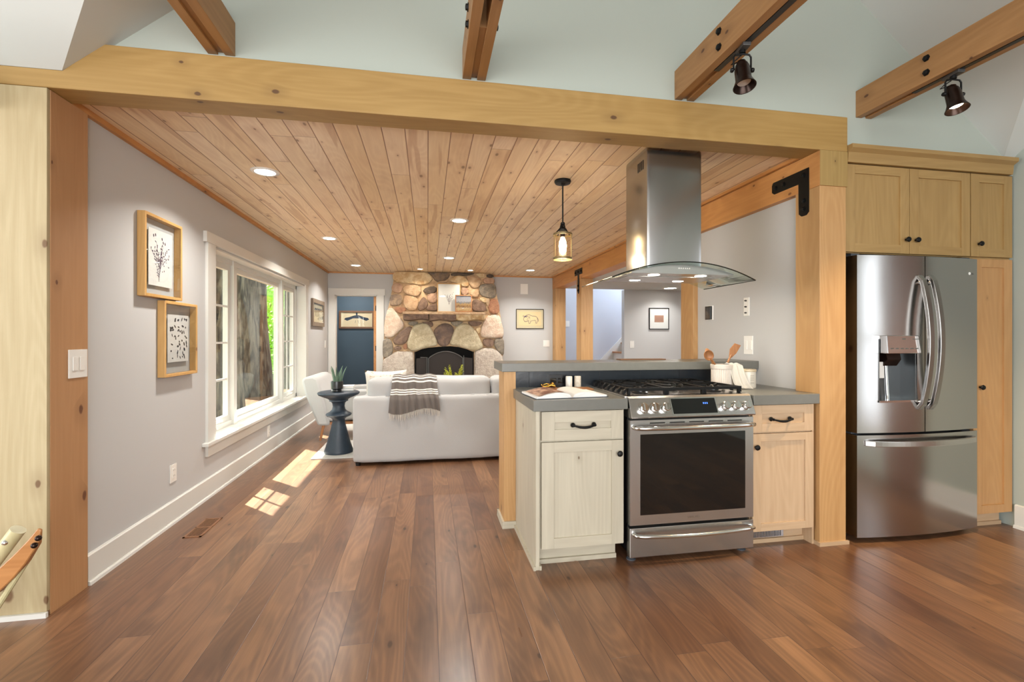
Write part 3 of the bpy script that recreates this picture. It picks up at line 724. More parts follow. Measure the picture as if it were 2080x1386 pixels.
for i, (c, P) in enumerate(STONES):
    rr = random.Random(i * 7 + 1); n0 = len(P)
    pts = []
    for a in range(n0):
        p, q = P[a], P[(a + 1) % n0]; seg = max(1, int(math.hypot(q[0] - p[0], q[1] - p[1]) / 0.05))
        for s_ in range(seg): pts.append((p[0] + (q[0] - p[0]) * s_ / seg, p[1] + (q[1] - p[1]) * s_ / seg))
    for _ in range(1): pts = [(.5 * pts[j][0] + .25 * (pts[j - 1][0] + pts[(j + 1) % len(pts)][0]), .5 * pts[j][1] + .25 * (pts[j - 1][1] + pts[(j + 1) % len(pts)][1])) for j in range(len(pts))]
    gx = sum(p[0] for p in pts) / len(pts); gz = sum(p[1] for p in pts) / len(pts)
    pts = [(p[0] + (p[0] - gx) / max(.01, math.hypot(p[0] - gx, p[1] - gz)) * .012 , p[1] + (p[1] - gz) / max(.01, math.hypot(p[0] - gx, p[1] - gz)) * .012) for p in pts]
    pts = [(p[0], min(p[1], ZC - .006)) for p in pts]
    size = max(max(p[0] for p in pts) - min(p[0] for p in pts), max(p[1] for p in pts) - min(p[1] for p in pts))
    dep = 0.018 + 0.026 * min(1, size / .4) + rr.uniform(0, .016)
    if c in ('arch', 'granite'): dep += .025
    if c == 'key': dep = .03
    m = MB(); rings = []
    for sc, dd in ((1.0, -.015), (.992, .45), (.96, .78), (.88, .94), (.6, 1.0), (.25, 1.02)):
        rings.append([m.v((gx + (p[0] - gx) * sc, FY - dep * dd - (rr.uniform(-.006, .006) if dd > .5 else 0), gz + (p[1] - gz) * sc)) for p in pts])
    for A, B in zip(rings, rings[1:]):
        for j in range(len(pts)): m.f([A[j], A[(j + 1) % len(pts)], B[(j + 1) % len(pts)], B[j]])
    m.f(rings[-1])
    m.build('stone', SM[c], fp, smooth=True, angle=80)
# firebox and hearth
m = MB(); m.box(-.222, .795, 8.33, 8.35, 0, 1.16); m.box(-.222, .795, 8.155, 8.35, 1.10, 1.16); m.box(-.222, -.20, FY, 8.35, 0, 1.0); m.box(.78, .795, FY, 8.35, 0, 1.0)
m.build('firebox', M['soot_and_shade'], fp)
MB().box(-.8, 1.35, 7.75, FY, 0, .16, .02).build('hearth_slab', SM['greybrown'], fp)
# mantel: one thick ledge of three rough blocks
mt = MB()
mt.box(-.405, .965, 7.88, FY, 1.625, 1.668, .012)
mt.build('mantel_top', SM['tan'], fp)
for (xa, xb, z0, cc, s_) in ((-.40, .015, 1.53, 'brown', 3), (.03, .47, 1.52, 'brown', 5), (.475, .965, 1.525, 'cream', 9)):
    rr = random.Random(s_)
    m = MB()
    def fn(u, v, xa=xa, xb=xb, z0=z0, rr=rr):
        a = math.pi * (v * 1.0); x = xa + (xb - xa) * u
        e = min(u, 1 - u); rnd_ = min(1, e / .08) ** .5
        z = z0 + (1.632 - z0) * v + .012 * math.sin(u * 7 + s_)* (1 - v)
        y = 7.90 + .05 * (1 - v) ** 2 + .02 * (1 - rnd_) + rr.uniform(-.006, .006)
        return (x, y if v > 0.001 else FY, z)
    m.grid(fn, 22, 7)
    m.build('mantel_block', SM[cc], fp, smooth=True)
# arched spark screen in front of the opening
sc_ = thing('fire_screen', 'black arched metal fire screen with doors standing in the fireplace opening', 'fire screen', (.29, 8.11, .16))
M['meshmetal'] = plain('dark_mesh', C(46, 40, 38), 0.7, 0.3, bump=.6, bscale=400)
M['greymetal'] = plain('pewter_rod', C(98, 98, 98), 0.45, 0.8)
def archpts(x0, x1, z0, z1, n=16, rise=.12):
    return [(x0, z0)] + [(x0 + (x1 - x0) * i / n, z1 - rise + rise * math.sin(math.pi * i / n) ** .8) for i in range(n + 1)] + [(x1, z0)]
pa = archpts(.015, .60, .17, 1.0)
MB().prism(pa, 'y', 8.10, 8.104).build('mesh_panel', M['meshmetal'], sc_)
MB().tube([(x, 8.095, z) for x, z in pa], .008, 8).build('arch_rod', M['greymetal'], sc_)
MB().prism([(-.19, .17), (.0, .17), (.0, .90), (-.19, .88)], 'y', 8.104, 8.108).build('side_panel', M['meshmetal'], sc_)
MB().prism([(.615, .17), (.77, .17), (.77, .88), (.615, .90)], 'y', 8.104, 8.108).build('side_panel', M['meshmetal'], sc_)
m = MB(); m.tube([(-.01, 8.098, .17), (-.01, 8.098, .90), (-.12, 8.098, .90)], .007, 8); m.build('side_rod', M['greymetal'], sc_)
m = MB(); m.tube([(.615, 8.098, .17), (.615, 8.098, .93)], .007, 8); m.build('side_rod', M['greymetal'], sc_)

# ------------------------------------------------------------------ picture frames
def leaves(fl, rng, x, y, h, spread, n, w):
    """a sprig: stems rising from (x,y) with small leaves"""
    for i in range(n):
        a = (i / (n - 1) - .5) * spread + rng.uniform(-.1, .1); L_ = h * rng.uniform(.6, 1.0)
        ex, ey = x + math.sin(a) * L_, y + math.cos(a) * L_
        mx, my = x + math.sin(a) * L_ * .5 - a * .02, y + math.cos(a) * L_ * .5
        fl.line([(x, y), (mx, my), (ex, ey)], w * .25)
        for k in range(5):
            t = .35 + .16 * k; px, py = x + (ex - x) * t, y + (ey - y) * t
            s = rng.choice((-1, 1)); an = math.pi / 2 - a + s * .8
            fl.ell(px + math.cos(an) * w * 1.2, py + math.sin(an) * w * 1.2, w * 1.3, w * .55, an, 8, .4)

def frame_x(label, y0, y1, z0, z1, fm, fw, dep, group=None, paper=None, art=None, paperm=None, glassback=False, ink='ink'):
    """frame hung on the left wall (faces +x); viewer's right is -y... right = +y"""
    o = thing('picture_frame', label, 'picture', (XL, (y0 + y1) / 2, z0), group=group)
    m = MB()
    m.box(XL + .002, XL + dep, y0, y0 + fw, z0, z1); m.box(XL + .002, XL + dep, y1 - fw, y1, z0, z1)
    m.box(XL + .002, XL + dep, y0 + fw, y1 - fw, z0, z0 + fw); m.box(XL + .002, XL + dep, y0 + fw, y1 - fw, z1 - fw, z1)
    m.build('frame', fm, o, bevel=.002)
    px0, px1, pz0, pz1 = paper
    if not glassback: MB().box(XL + .004, XL + .008, y0 + fw * .8, y1 - fw * .8, z0 + fw * .8, z1 - fw * .8).build('mount', M['cream_mat'], o)
    xx = XL + (.012 if not glassback else .016)
    MB().box(xx - .002, xx, px0, px1, pz0, pz1).build('paper', paperm or M['paper'], o)
    fl = Flat((xx, px0, pz0), (0, 1, 0), (0, 0, 1), (1, 0, 0)); art(fl, px1 - px0, pz1 - pz0); fl.build('drawing', M[ink], o)
    MB().box(XL + dep - .006, XL + dep - .004, y0 + fw * .7, y1 - fw * .7, z0 + fw * .7, z1 - fw * .7).build('glass', M['picglass'], o)
    return o
def art_sprig(fl, w, h):
    rng = random.Random(3); leaves(fl, rng, w * .42, h * .08, h * .38, .5, 4, .005); leaves(fl, rng, w * .46, h * .30, h * .52, 1.5, 11, .007)
    for k in range(26): fl.ell(w * rng.uniform(.25, .85), h * rng.uniform(.25, .65), rng.uniform(.003, .008), rng.uniform(.002, .004), rng.uniform(0, 3))
    for (a, b) in ((.2, .88), (.28, .9), (.55, .86), (.6, .8), (.68, .79)): fl.ell(w * a, h * b, .006, .010, .3)
def art_blots(fl, w, h):
    rng = random.Random(5)
    for k in range(62):
        a = rng.uniform(0, 1); x = w * (.12 + .8 * rng.random()); y = h * (.08 + .86 * rng.random())
        if x < w * .45 and y < h * .5 and rng.random() < .6: continue
        fl.ell(x, y, rng.uniform(.006, .017), rng.uniform(.004, .009), rng.uniform(0, 3.1), 9, .3)
def art_figs(fl, w, h):
    for k in range(5):
        x = w * (.14 + .18 * k); fl.line([(x, h * .25), (x + .02, h * .5), (x, h * .8)], .022); fl.line([(x - .03, h * .7), (x + .05, h * .78)], .018); fl.line([(x + .02, h * .5), (x + .05, h * .24)], .014)
frame_x('pale wood frame with inked flower sprig, upper of the two on the left wall', 3.075, 3.50, 1.48, 1.98, M['frame_gold'], .018, .045, 'floating botanical prints on the left wall', (3.165, 3.43, 1.555, 1.905), art_sprig, glassback=True, ink='ink2')
frame_x('pale wood frame with scattered black seed pods, lower of the two on the left wall', 3.285, 3.71, .98, 1.468, M['frame_gold'], .018, .045, 'floating botanical prints on the left wall', (3.375, 3.64, 1.07, 1.385), art_blots, glassback=True)
frame_x('small weathered grey frame on the left wall between window and doorway', 7.22, 8.0, 1.41, 1.815, M['frame_grey'], .06, .03, None, (7.36, 7.88, 1.50, 1.73), art_figs, paperm=M['cream_mat'])

def frame_y(label, x0, x1, z0, z1, yw, fm, fw, art, dep=.025, matm=None, paper=None, ink='ink', name='picture_frame', group=None, paperm=None, tilt=0.0):
    o = thing(name, label, 'picture', ((x0 + x1) / 2, yw, z0), group=group)
    m = MB(); f0 = yw - dep
    m.box(x0, x0 + fw, f0, yw - .001, z0, z1); m.box(x1 - fw, x1, f0, yw - .001, z0, z1)
    m.box(x0 + fw, x1 - fw, f0, yw - .001, z0, z0 + fw); m.box(x0 + fw, x1 - fw, f0, yw - .001, z1 - fw, z1)
    m.build('frame', fm, o, bevel=.0015)
    MB().box(x0 + fw * .8, x1 - fw * .8, yw - .010, yw - .004, z0 + fw * .8, z1 - fw * .8).build('mount', matm or M['paper'], o)
    if paper:
        a, b, c, d = paper
        MB().box(a, b, yw - .0125, yw - .010, c, d).build('paper', paperm or M['cream_mat'], o)
        fl = Flat((a, yw - .0125, c), (1, 0, 0), (0, 0, 1), (0, -1, 0)); w, h = b - a, d - c
    else:
        fl = Flat((x0 + fw, yw - .010, z0 + fw), (1, 0, 0), (0, 0, 1), (0, -1, 0)); w, h = x1 - x0 - 2 * fw, z1 - z0 - 2 * fw
    art(fl, w, h); fl.build('drawing', M[ink], o)
    MB().box(x0 + fw * .7, x1 - fw * .7, f0 + .006, f0 + .008, z0 + fw * .7, z1 - fw * .7).build('glass', M['picglass'], o)
    if tilt:
        o.rotation_euler = (tilt, 0, 0)
    return o
M['heron'] = plain('blue_black_wash', C(34, 52, 72), 0.8)
def art_bird(fl, w, h):
    cx_, cy_ = w * .5, h * .52
    for s in (-1, 1):
        fl.poly([(cx_, cy_ + .02), (cx_ + s * w * .12, cy_ + .02), (cx_ + s * w * .30, cy_ - .03), (cx_ + s * w * .37, cy_ - .01), (cx_ + s * w * .40, cy_ + .0), (cx_ + s * w * .36, cy_ + .03), (cx_ + s * w * .24, cy_ + .045), (cx_ + s * w * .10, cy_ + .075), (cx_, cy_ + .09)])
    fl.ell(cx_, cy_ + .11, .018, .03); fl.line([(cx_ - .03, cy_ + .14), (cx_ + .03, cy_ + .14)], .01)
    fl.line([(cx_ - .02, cy_ - .02), (cx_ - .03, cy_ - .07)], .006); fl.line([(cx_ + .02, cy_ - .02), (cx_ + .03, cy_ - .07)], .006)
# the blue room's picture hangs on its own wall, further back
frame_y('wide framed painting of a bird with spread wings on the dark blue wall', -1.73, -1.06, 1.42, 1.775, 9.75, M['frame_brown'], .035, art_bird, .03, M['cream_mat'], None, 'heron')
def art_bison(fl, w, h):
    pts = [(.28, .62), (.34, .74), (.45, .80), (.58, .70), (.74, .68), (.82, .60), (.84, .42), (.80, .18), (.76, .18), (.74, .40), (.66, .38), (.54, .34), (.50, .16), (.45, .16), (.44, .34), (.36, .30), (.28, .28), (.22, .40), (.22, .54), (.28, .62)]
    fl.line([(w * a, h * b) for a, b in pts], .007)
    fl.line([(w * a, h * b) for a, b in [(.24, .6), (.19, .68), (.22, .74)]], .008); fl.line([(w * a, h * b) for a, b in [(.34, .6), (.38, .68), (.35, .73)]], .008)
    fl.ell(w * .29, h * .66, .022, .014); fl.line([(w * .84, h * .55), (w * .88, h * .40), (w * .87, h * .30)], .006)
    rng = random.Random(2)
    for k in range(24):
        x, y = w * rng.uniform(.26, .5), h * rng.uniform(.34, .7); fl.line([(x, y), (x + .01, y - .02)], .003)
frame_y('thin black frame with a bison line drawing on cream paper, right of the fireplace', 1.592, 2.112, 1.402, 1.762, YB, M['bronze'], .010, art_bison, .02, M['cream_mat'], (1.64, 2.065, 1.455, 1.715), 'ink2', paperm=plain('tan_paper', C(226, 204, 158), .8))
M['sepia'] = plain('sepia_print', C(172, 130, 108), 0.8, bump=.2, bscale=40, var=.3)
def art_none(fl, w, h):
    for k in range(4): fl.line([(w * .1, h * (.25 + .15 * k)), (w * .9, h * (.3 + .13 * k))], .003)
frame_y('square black frame with a small sepia print, on the grey hall wall', 4.105, 4.507, 1.395, 1.80, 8.2, M['black'], .012, art_none, .022, M['paper'], (4.215, 4.40, 1.53, 1.66), 'ink2', paperm=M['sepia'])
# pictures leaning on the mantel
o = frame_y('tall slim oak frame with a grey flower sprig leaning on the mantel', .163, .555, 1.670, 2.162, 8.00, M['frame_gold'], .010,
    lambda fl, w, h: leaves(fl, random.Random(9), w * .5, h * .25, h * .5, .7, 7, .006), .02, M['paper'], None, 'ink2', tilt=R(-6))
M['landscape'] = None
k = NT('autumn_landscape'); v = k.n('ShaderNodeTexCoord').outputs['Object']; z_ = k.sep(v)[2]
nz = k.noise(v, 30, 6, .7); hgt = k.math('ADD', z_, k.math('MULTIPLY', k.math('SUBTRACT', nz, .5), .16))
rp = k.n('ShaderNodeValToRGB'); k.l(k.math('MULTIPLY', hgt, 4.2), rp.inputs[0]); cr = rp.color_ramp
cr.elements[0].position = 0.0; cr.elements[0].color = C(176, 128, 60); cr.elements[1].position = 1; cr.elements[1].color = C(150, 152, 164)
for p_, c_ in ((.22, C(206, 176, 130)), (.36, C(120, 78, 40)), (.52, C(190, 150, 92)), (.62, C(104, 108, 112)), (.74, C(168, 166, 172))):
    e = cr.elements.new(p_); e.color = c_
k.l(rp.outputs[0], k.b.inputs['Base Color']); M['landscape'] = k.m
frame_y('small square brown frame with an autumn landscape on the stone mantel', .461, .745, 1.670, 1.962, 7.955, M['brownwood'], .014, lambda fl, w, h: fl.ell(w * .45, h * .2, .02, .006), .02, M['landscape'], None, 'paper', tilt=R(-5))

# ------------------------------------------------------------------ plates, outlets, vents
def plate(name, label, cat, loc, nrm, w, h, kind, group=None, mat=None, dk=None):
    """wall plate; nrm is '+x','-x','-y'"""
    o = thing(name, label, cat, loc, {'+x': R(90), '-x': R(-90), '-y': 0}[nrm], group)
    mt = mat or M['white']; dk = dk or M['slot']
    MB().box(-w / 2, w / 2, -.006, 0, -h / 2, h / 2, .002).build('plate', mt, o, local=True)
    def rocker(x):
        MB().box(x - .016, x + .016, -.010, -.006, -.033, .033, .002).build('rocker', mt, o, local=True)
    def outlet(z):
        q = MB().box(-.017, .017, -.009, -.006, z - .014, z + .014, .003).build('receptacle', mt, o, local=True)
        m = MB(); m.box(-.008, -.006, -.0095, -.0085, z - .002, z + .008); m.box(.006, .008, -.0095, -.0085, z - .002, z + .008); m.box(-.002, .002, -.0095, -.0085, z - .010, z - .006)
        m.build('slots', dk, q, local=True)
    if kind == '1': rocker(0)
    if kind == '2': rocker(-.023); rocker(.023)
    if kind == 'o': outlet(.020); outlet(-.020)
    if kind == 'decora': 
        MB().box(-.017, .017, -.009, -.006, -.034, .034, .002).build('receptacle', mt, o, local=True)
        m = MB()
        for z in (.018, -.018): m.box(-.008, -.006, -.0096, -.0088, z - .002, z + .008); m.box(.006, .008, -.0096, -.0088, z - .002, z + .008)
        m.build('slots', dk, o, local=True)
    if kind == 'v':
        m = MB()
        for z in (-.045, 0, .045): m.lathe([(.006, 0), (.006, -.010), (.003, -.016)], (0, -.006, z), 10, axis='y')
        m.build('screws', dk, o, local=True)
    return o
plate('light_switch', 'white double rocker switch on the side of the pale corner post', 'light switch', (-1.650, 2.568, 1.108), '+x', .118, .135, '2')
plate('wall_outlet', 'white outlet low on the left wall near the baseboard', 'outlet', (XL, 3.47, .328), '+x', .078, .118, 'decora')
plate('wall_outlet', 'white outlet low on the left wall under the window', 'outlet', (XL, 5.37, .235), '+x', .075, .115, 'decora')
plate('wall_outlet', 'white outlet low on the left wall behind the white armchair', 'outlet', (XL, 7.50, .30), '+x', .075, .115, 'decora')
plate('light_switch', 'white switch on the left wall beside the blue-room doorway', 'light switch', (XL, 8.17, 1.13), '+x', .075, .12, '1')
plate('light_switch', 'white double switch on the back wall right of the fireplace', 'light switch', (2.165, YB, 1.13), '-y', .118, .118, '2')
plate('light_switch', 'white switch on the hall wall left of the small square picture', 'light switch', (3.765, 8.2, 1.11), '-y', .085, .13, '1')
plate('light_switch', 'white switch on the bluish stairwell wall between two hall posts', 'light switch', (2.85, 9.3, 1.525), '-y', .08, .12, '1')
plate('light_switch', 'large white two-gang switch on the grey wall behind the wooden spatula', 'light switch', (2.33, 3.075, 1.178), '-x', .095, .135, '2')
plate('control_plate', 'narrow white plate with dark screws high on the grey wall', 'switch plate', (2.33, 3.095, 1.462), '-x', .060, .135, 'v')
o = thing('thermostat', 'small black rounded thermostat on the grey wall beside the hall post', 'thermostat', (2.33, 3.55, 1.44), R(-90))
MB().box(-.045, .045, -.010, 0, -.060, .060, .014).build('back_plate', M['white'], o, local=True)
MB().box(-.040, .040, -.026, -.010, -.056, .056, .016).build('display', M['blackglass'], o, local=True)
o = thing('wall_vent', 'white rectangular vent cover high on the back wall above the bison picture', 'vent', (1.745, YB, 2.13))
MB().box(1.675, 1.815, YB - .012, YB, 2.035, 2.225, .004).build('frame', M['white'], o)
m = MB()
for k in range(9): m.box(1.69, 1.80, YB - .015, YB - .012, 2.052 + k * .018, 2.060 + k * .018)
m.build('louvre', M['white'], o)
# floor register
o = thing('floor_register', 'slatted brown wood vent set in the floor by the left wall', 'floor vent', (-1.428, 3.34, 0))
m = MB(); a0, a1, b0, b1 = -1.482, -1.378, 3.18, 3.49
m.box(a0, a0 + .012, b0, b1, 0, .004); m.box(a1 - .012, a1, b0, b1, 0, .004); m.box(a0, a1, b0, b0 + .012, 0, .004); m.box(a0, a1, b1 - .012, b1, 0, .004); m.box(a0, a1, 3.33, 3.342, 0, .004)
M['regwood'] = wood('register_oak', C(120, 80, 54), C(140, 98, 66), C(60, 36, 24), 'y', .4, .05)
m.build('frame', M['regwood'], o)
MB().box(a0 + .01, a1 - .01, b0 + .01, b1 - .01, 0.0002, .0008).build('duct_shade', M['soot_and_shade'], o)  # black sheet on the floor, paints the shade between the slats
m = MB()
for k in range(9): x = a0 + .016 + k * .0088; m.box(x, x + .0035, b0 + .01, b1 - .01, 0, .0035)
m.build('slats', M['regwood'], o)

# ------------------------------------------------------------------ recessed lights and pendant
def can(x, y, z, label, group, pw, r=.080, col=(1, .955, .89)):
    o = thing('recessed_light', label, 'ceiling light', (x, y, z), group=group)
    MB().lathe([(r * .80, -.001), (r * .82, -.006), (r * 1.0, -.007), (r * 1.12, -.003), (r * 1.14, -.0005)], (0, 0, 0), 40, cap=False).build('trim_ring', M['white'], o, local=True, smooth=True)
    MB().lathe([(.0001, -.003), (r * .81, -.003)], (0, 0, 0), 40, cap=False).build('lens', M['lamp'], o, local=True)
    if pw:
        l = area('can_lamp', (x, y, z - .012), (0, 0, -1), r * 1.5, 0, pw, col, 'DISK', 130)
    return o
G = 'recessed lights in the pine ceiling'
P_ = 17
can(-1.09, 3.43, ZC, 'large recessed light nearest the viewer, above the left wall pictures', G, P_)
can(.300, 4.52, ZC, 'recessed light in the middle of the pine ceiling, left of the hanging lantern', G, P_)
can(-1.10, 5.586, ZC, 'recessed light in the left row above the window', G, P_)
can(.296, 6.65, ZC, 'recessed light in the middle row, above the front of the sofa', G, P_)
can(-1.10, 7.587, ZC, 'recessed light in front of the blue-room doorway', G, P_)
can(-.122, 7.80, ZC, 'small recessed light washing the left half of the chimney stones', G, 5, .05, (1, .88, .72))
can(.705, 7.80, ZC, 'small recessed light washing the right half of the chimney stones', G, 5, .05, (1, .88, .72))
can(1.69, 7.62, ZC, 'recessed light at the far right corner, before the bison picture wall', G, P_)
can(4.32, 7.80, 2.134, 'round white light in the low hall ceiling above the square picture', 'hall lights', 7, .13, (1, .97, .93))
area('hall_fill', (3.6, 5.4, 2.12), (0, 0, -1), .9, 0, 95, (1, .98, .95), 'DISK')  # added fill to brighten the hall, has no fixture
area('blue_room_fill', (-1.4, 9.0, 2.38), (0, 0, -1), .2, 0, 22, (1, .92, .85), 'DISK')  # added unseen fill so the blue wall reads through the doorway

o = thing('pendant_light', 'small lantern pendant with seeded glass hanging from the pine ceiling left of the hood', 'pendant lamp', (.958, 3.244, ZC))
MB().lathe([(.058, 0), (.060, -.010), (.054, -.022), (.020, -.026), (.012, -.034)], (0, 0, 0), 32).build('canopy', M['iron'], o, local=True, smooth=True)
MB().cyl((0, 0, -.02), (0, 0, -.335), .0055, seg=12).build('rod', M['iron'], o, local=True)
m = MB(); m.lathe([(.010, -.30), (.016, -.305), (.016, -.318), (.009, -.324)], (0, 0, 0), 16); m.lathe([(.006, -.33), (.030, -.352), (.030, -.362), (.02, -.366)], (0, 0, 0), 24)
for a in (R(200), R(20), R(110), R(290)):
    m.tube([(math.cos(a) * .010, math.sin(a) * .010, -.305), (math.cos(a) * .022, math.sin(a) * .022, -.345), (math.cos(a) * .062, math.sin(a) * .062, -.386)], .0045, 8)
m.build('yoke', M['iron'], o, local=True)
M['agedbrass'] = plain('aged_brass', C(132, 116, 82), .45, .7)
MB().lathe([(.064, -.382), (.069, -.382), (.069, -.396), (.064, -.396), (.064, -.382)], (0, 0, 0), 40, cap=False).build('top_ring', M['agedbrass'], o, local=True)
MB().lathe([(.064, -.556), (.070, -.556), (.070, -.572), (.064, -.572), (.064, -.556)], (0, 0, 0), 40, cap=False).build('bottom_ring', M['agedbrass'], o, local=True)
MB().lathe([(.066, -.392), (.066, -.560)], (0, 0, 0), 48, cap=False).build('glass_cylinder', M['seedglass'], o, local=True, smooth=True)
m = MB()
for a in (R(200), R(320), R(80)): m.cyl((math.cos(a) * .068, math.sin(a) * .068, -.39), (math.cos(a) * .068, math.sin(a) * .068, -.56), .003)
m.build('cage_bar', M['agedbrass'], o, local=True)
MB().lathe([(.018, -.375), (.018, -.408)], (0, 0, 0), 20).build('socket', M['bronze'], o, local=True)
MB().lathe([(.012, -.408), (.024, -.44), (.028, -.47), (.024, -.51), (.010, -.532), (.001, -.536)], (0, 0, 0), 24).build('bulb', M['bulb'], o, local=True, smooth=True)
pd = bpy.data.lights.new('pendant_bulb', 'POINT'); po = bpy.data.objects.new('pendant_bulb', pd); COL.objects.link(po); po.location = (.958, 3.244, 1.75); pd.energy = 6; pd.color = (1, .75, .5); pd.shadow_soft_size = .04

# ------------------------------------------------------------------ peninsula: knee wall, bar, base cabinets, worktops
def shaker(parent, x0, x1, z0, z1, y, mv, mh, name='door', t=.02, st_=.062, knob=None, handle=None, dy=0.0):
    """flat-panel door in the xz plane, front at y"""
    sb = st_ * .8
    d = MB().box(x0 + st_ - .004, x1 - st_ + .004, y + .009, y + .015, z0 + sb - .004, z1 - sb + .004).build(name, mh if name == 'drawer' else mv, parent)
    for a, b in ((x0, x0 + st_), (x1 - st_, x1)): MB().box(a, b, y, y + t, z0, z1, .0015).build('stile', mv, d)
    for a, b in ((z0, z0 + sb), (z1 - sb, z1)): MB().box(x0 + st_, x1 - st_, y, y + t, a, b, .001).build('rail', mh, d)
    if knob:
        kx, kz = knob
        MB().lathe([(.006, 0), (.006, -.012), (.014, -.016), (.0165, -.021), (.013, -.027), (.004, -.030), (.0005, -.0305)], (kx, y, kz), 20, axis='y').build('knob', M['iron'], d, smooth=True)
    if handle:
        hx0, hx1, hz = handle; h = MB()
        for x in (hx0, hx1): h.lathe([(.012, 0), (.013, -.004), (.010, -.008), (.006, -.016), (.008, -.024)], (x, y, hz), 16, axis='y')
        n = 12; pts = []; rr = []
        for i in range(n + 1):
            u = i / n; pts.append((hx0 + (hx1 - hx0) * u, y - .024 - .008 * math.sin(math.pi * u), hz - .010 * math.sin(math.pi * u) ** 1)); rr.append(.0048 + .0025 * math.sin(math.pi * u))
        h.tube(pts, rr, 10); h.build('handle', M['iron'], d, smooth=True)
    return d

# knee wall with end post and tiles
kw = thing('knee_wall', 'low partition behind the stove with an oak end post and dark tiles', 'partition', (1.4, 3.1, 0))
MB().box(.565, 2.325, 3.035, 3.19, 0, 1.011).build('core', M['cab_x'], kw)
MB().box(.487, .563, 2.978, 3.20, .0, 1.011, .002).build('end_post', M['post'], kw)
m = MB(); m.box(.474, .565, 2.965, 2.978, 0, .045); m.box(.474, .487, 2.978, 3.212, 0, .045); m.box(.474, .565, 3.20, 3.212, 0, .045)
m.build('base_block', M['cab_x'], kw)
xt = [.565, .662, 1.152, 1.446, 1.742, 2.04, 2.327]
for a, b in zip(xt, xt[1:]):
    MB().box(a + .0008, b - .0008, 3.023, 3.035, .902, 1.011, .0008).build('tile', M['tile'], kw)
tag(MB().box(.472, 2.328, 2.968, 3.345, 1.0115, 1.066, .003).build('bar_top', M['concrete']), 'long raised grey stone bar top behind the stove', 'bar top')
o = thing('wall_outlet', 'black double outlet on the dark tiles behind the open book', 'outlet', (.852, 3.023, .945))
MB().box(-.058, .058, -.005, 0, -.040, .040, .002).build('plate', M['black'], o, local=True)
for sx in (-.026, .026): MB().box(sx - .020, sx + .020, -.008, -.005, -.018, .018, .003).build('receptacle', M['blackglass'], o, local=True)

bc = thing('base_cabinet', 'pale washed-oak cabinet with one drawer and door, left of the stove', 'cabinet', (.82, 2.7, 0))
MB().box(.563, .583, 2.405, 3.02, .0, .842).build('side_panel', M['cab'], bc, bevel=.001)
MB().box(.583, 1.068, 2.433, 3.02, .10, .842).build('carcass', M['cab'], bc)
MB().box(.583, 1.040, 2.485, 2.50, .022, .10).build('toe_kick', M['cab_x'], bc)
MB().box(.583, 1.040, 2.470, 2.485, 0, .024).build('shoe_strip', M['cab_x'], bc)
m = MB(); m.box(.550, .563, 2.400, 2.965, 0, .022); m.box(.583, .594, 2.402, 2.47, 0, .022)
m.build('side_shoe', M['cab_x'], bc)
shaker(bc, .596, 1.058, .682, .836, 2.412, M['cab'], M['cab_x'], 'drawer', handle=(.768, .886, .762), st_=.072)
shaker(bc, .596, 1.058, .104, .672, 2.412, M['cab'], M['cab_x'], 'door', knob=(1.030, .600), st_=.068)
tag(MB().box(.548, 1.0745, 2.392, 3.022, .8425, .900, .002).build('worktop', M['concrete']), 'grey stone worktop holding the open book, left of the stove', 'worktop')

rc = thing('base_cabinet', 'warm oak cabinet with one drawer and door, right of the stove', 'cabinet', (2.06, 2.7, 0))
MB().box(1.845, 2.270, 2.433, 3.02, .10, .842).build('carcass', M['cabr'], rc)
m = MB(); m.box(1.852, 2.262, 2.500, 2.512, .022, .10); m.build('toe_kick', M['cabr_x'], rc)
m = MB(); m.box(1.852, 2.262, 2.488, 2.500, 0, .024); m.build('shoe_strip', M['cabr_x'], rc)
g = MB().box(1.872, 2.125, 2.494, 2.500, .028, .092, .001).build('toe_grille', M['chrome'], rc)
for i in range(22):
    x = 1.882 + i * .0105
    MB().box(x, x + .0035, 2.4925, 2.494, .034, .086).build('louvre', M['greyplast'], g)
shaker(rc, 1.852, 2.258, .682, .838, 2.412, M['cabr'], M['cabr_x'], 'drawer', handle=(1.972, 2.096, .757), st_=.062)
shaker(rc, 1.852, 2.258, .104, .672, 2.412, M['cabr'], M['cabr_x'], 'door', knob=(1.870, .598), st_=.055)
MB().box(2.259, 2.272, 2.425, 2.50, .0, .842).build('filler', M['cabr'], rc)
m = MB(); m.prism([(1.8455, 2.392), (2.2815, 2.392), (2.2815, 2.586), (2.329, 2.586), (2.329, 3.022), (1.8455, 3.022)], 'z', .8425, .900)
tag(m.build('worktop', M['concrete'], bevel=.002), 'grey stone worktop holding the utensil crock, right of the stove', 'worktop')

# ------------------------------------------------------------------ range
rg = thing('gas_range', 'stainless steel gas stove with black oven window between the two base cabinets', 'stove', (1.46, 2.7, 0))
RX0, RX1, RY = 1.084, 1.836, 2.385
MB().box(RX0 + .004, RX1 - .004, RY + .045, 3.018, .045, .890).build('body', M['black'], rg)
m = MB(); m.prism([(RY + .05, .888), (RY + .05, .908), (3.018, .908), (3.018, .888)], 'x', RX0 - .008, RX1 + .008)
m.build('cooktop', M['steel'], rg, bevel=.002)
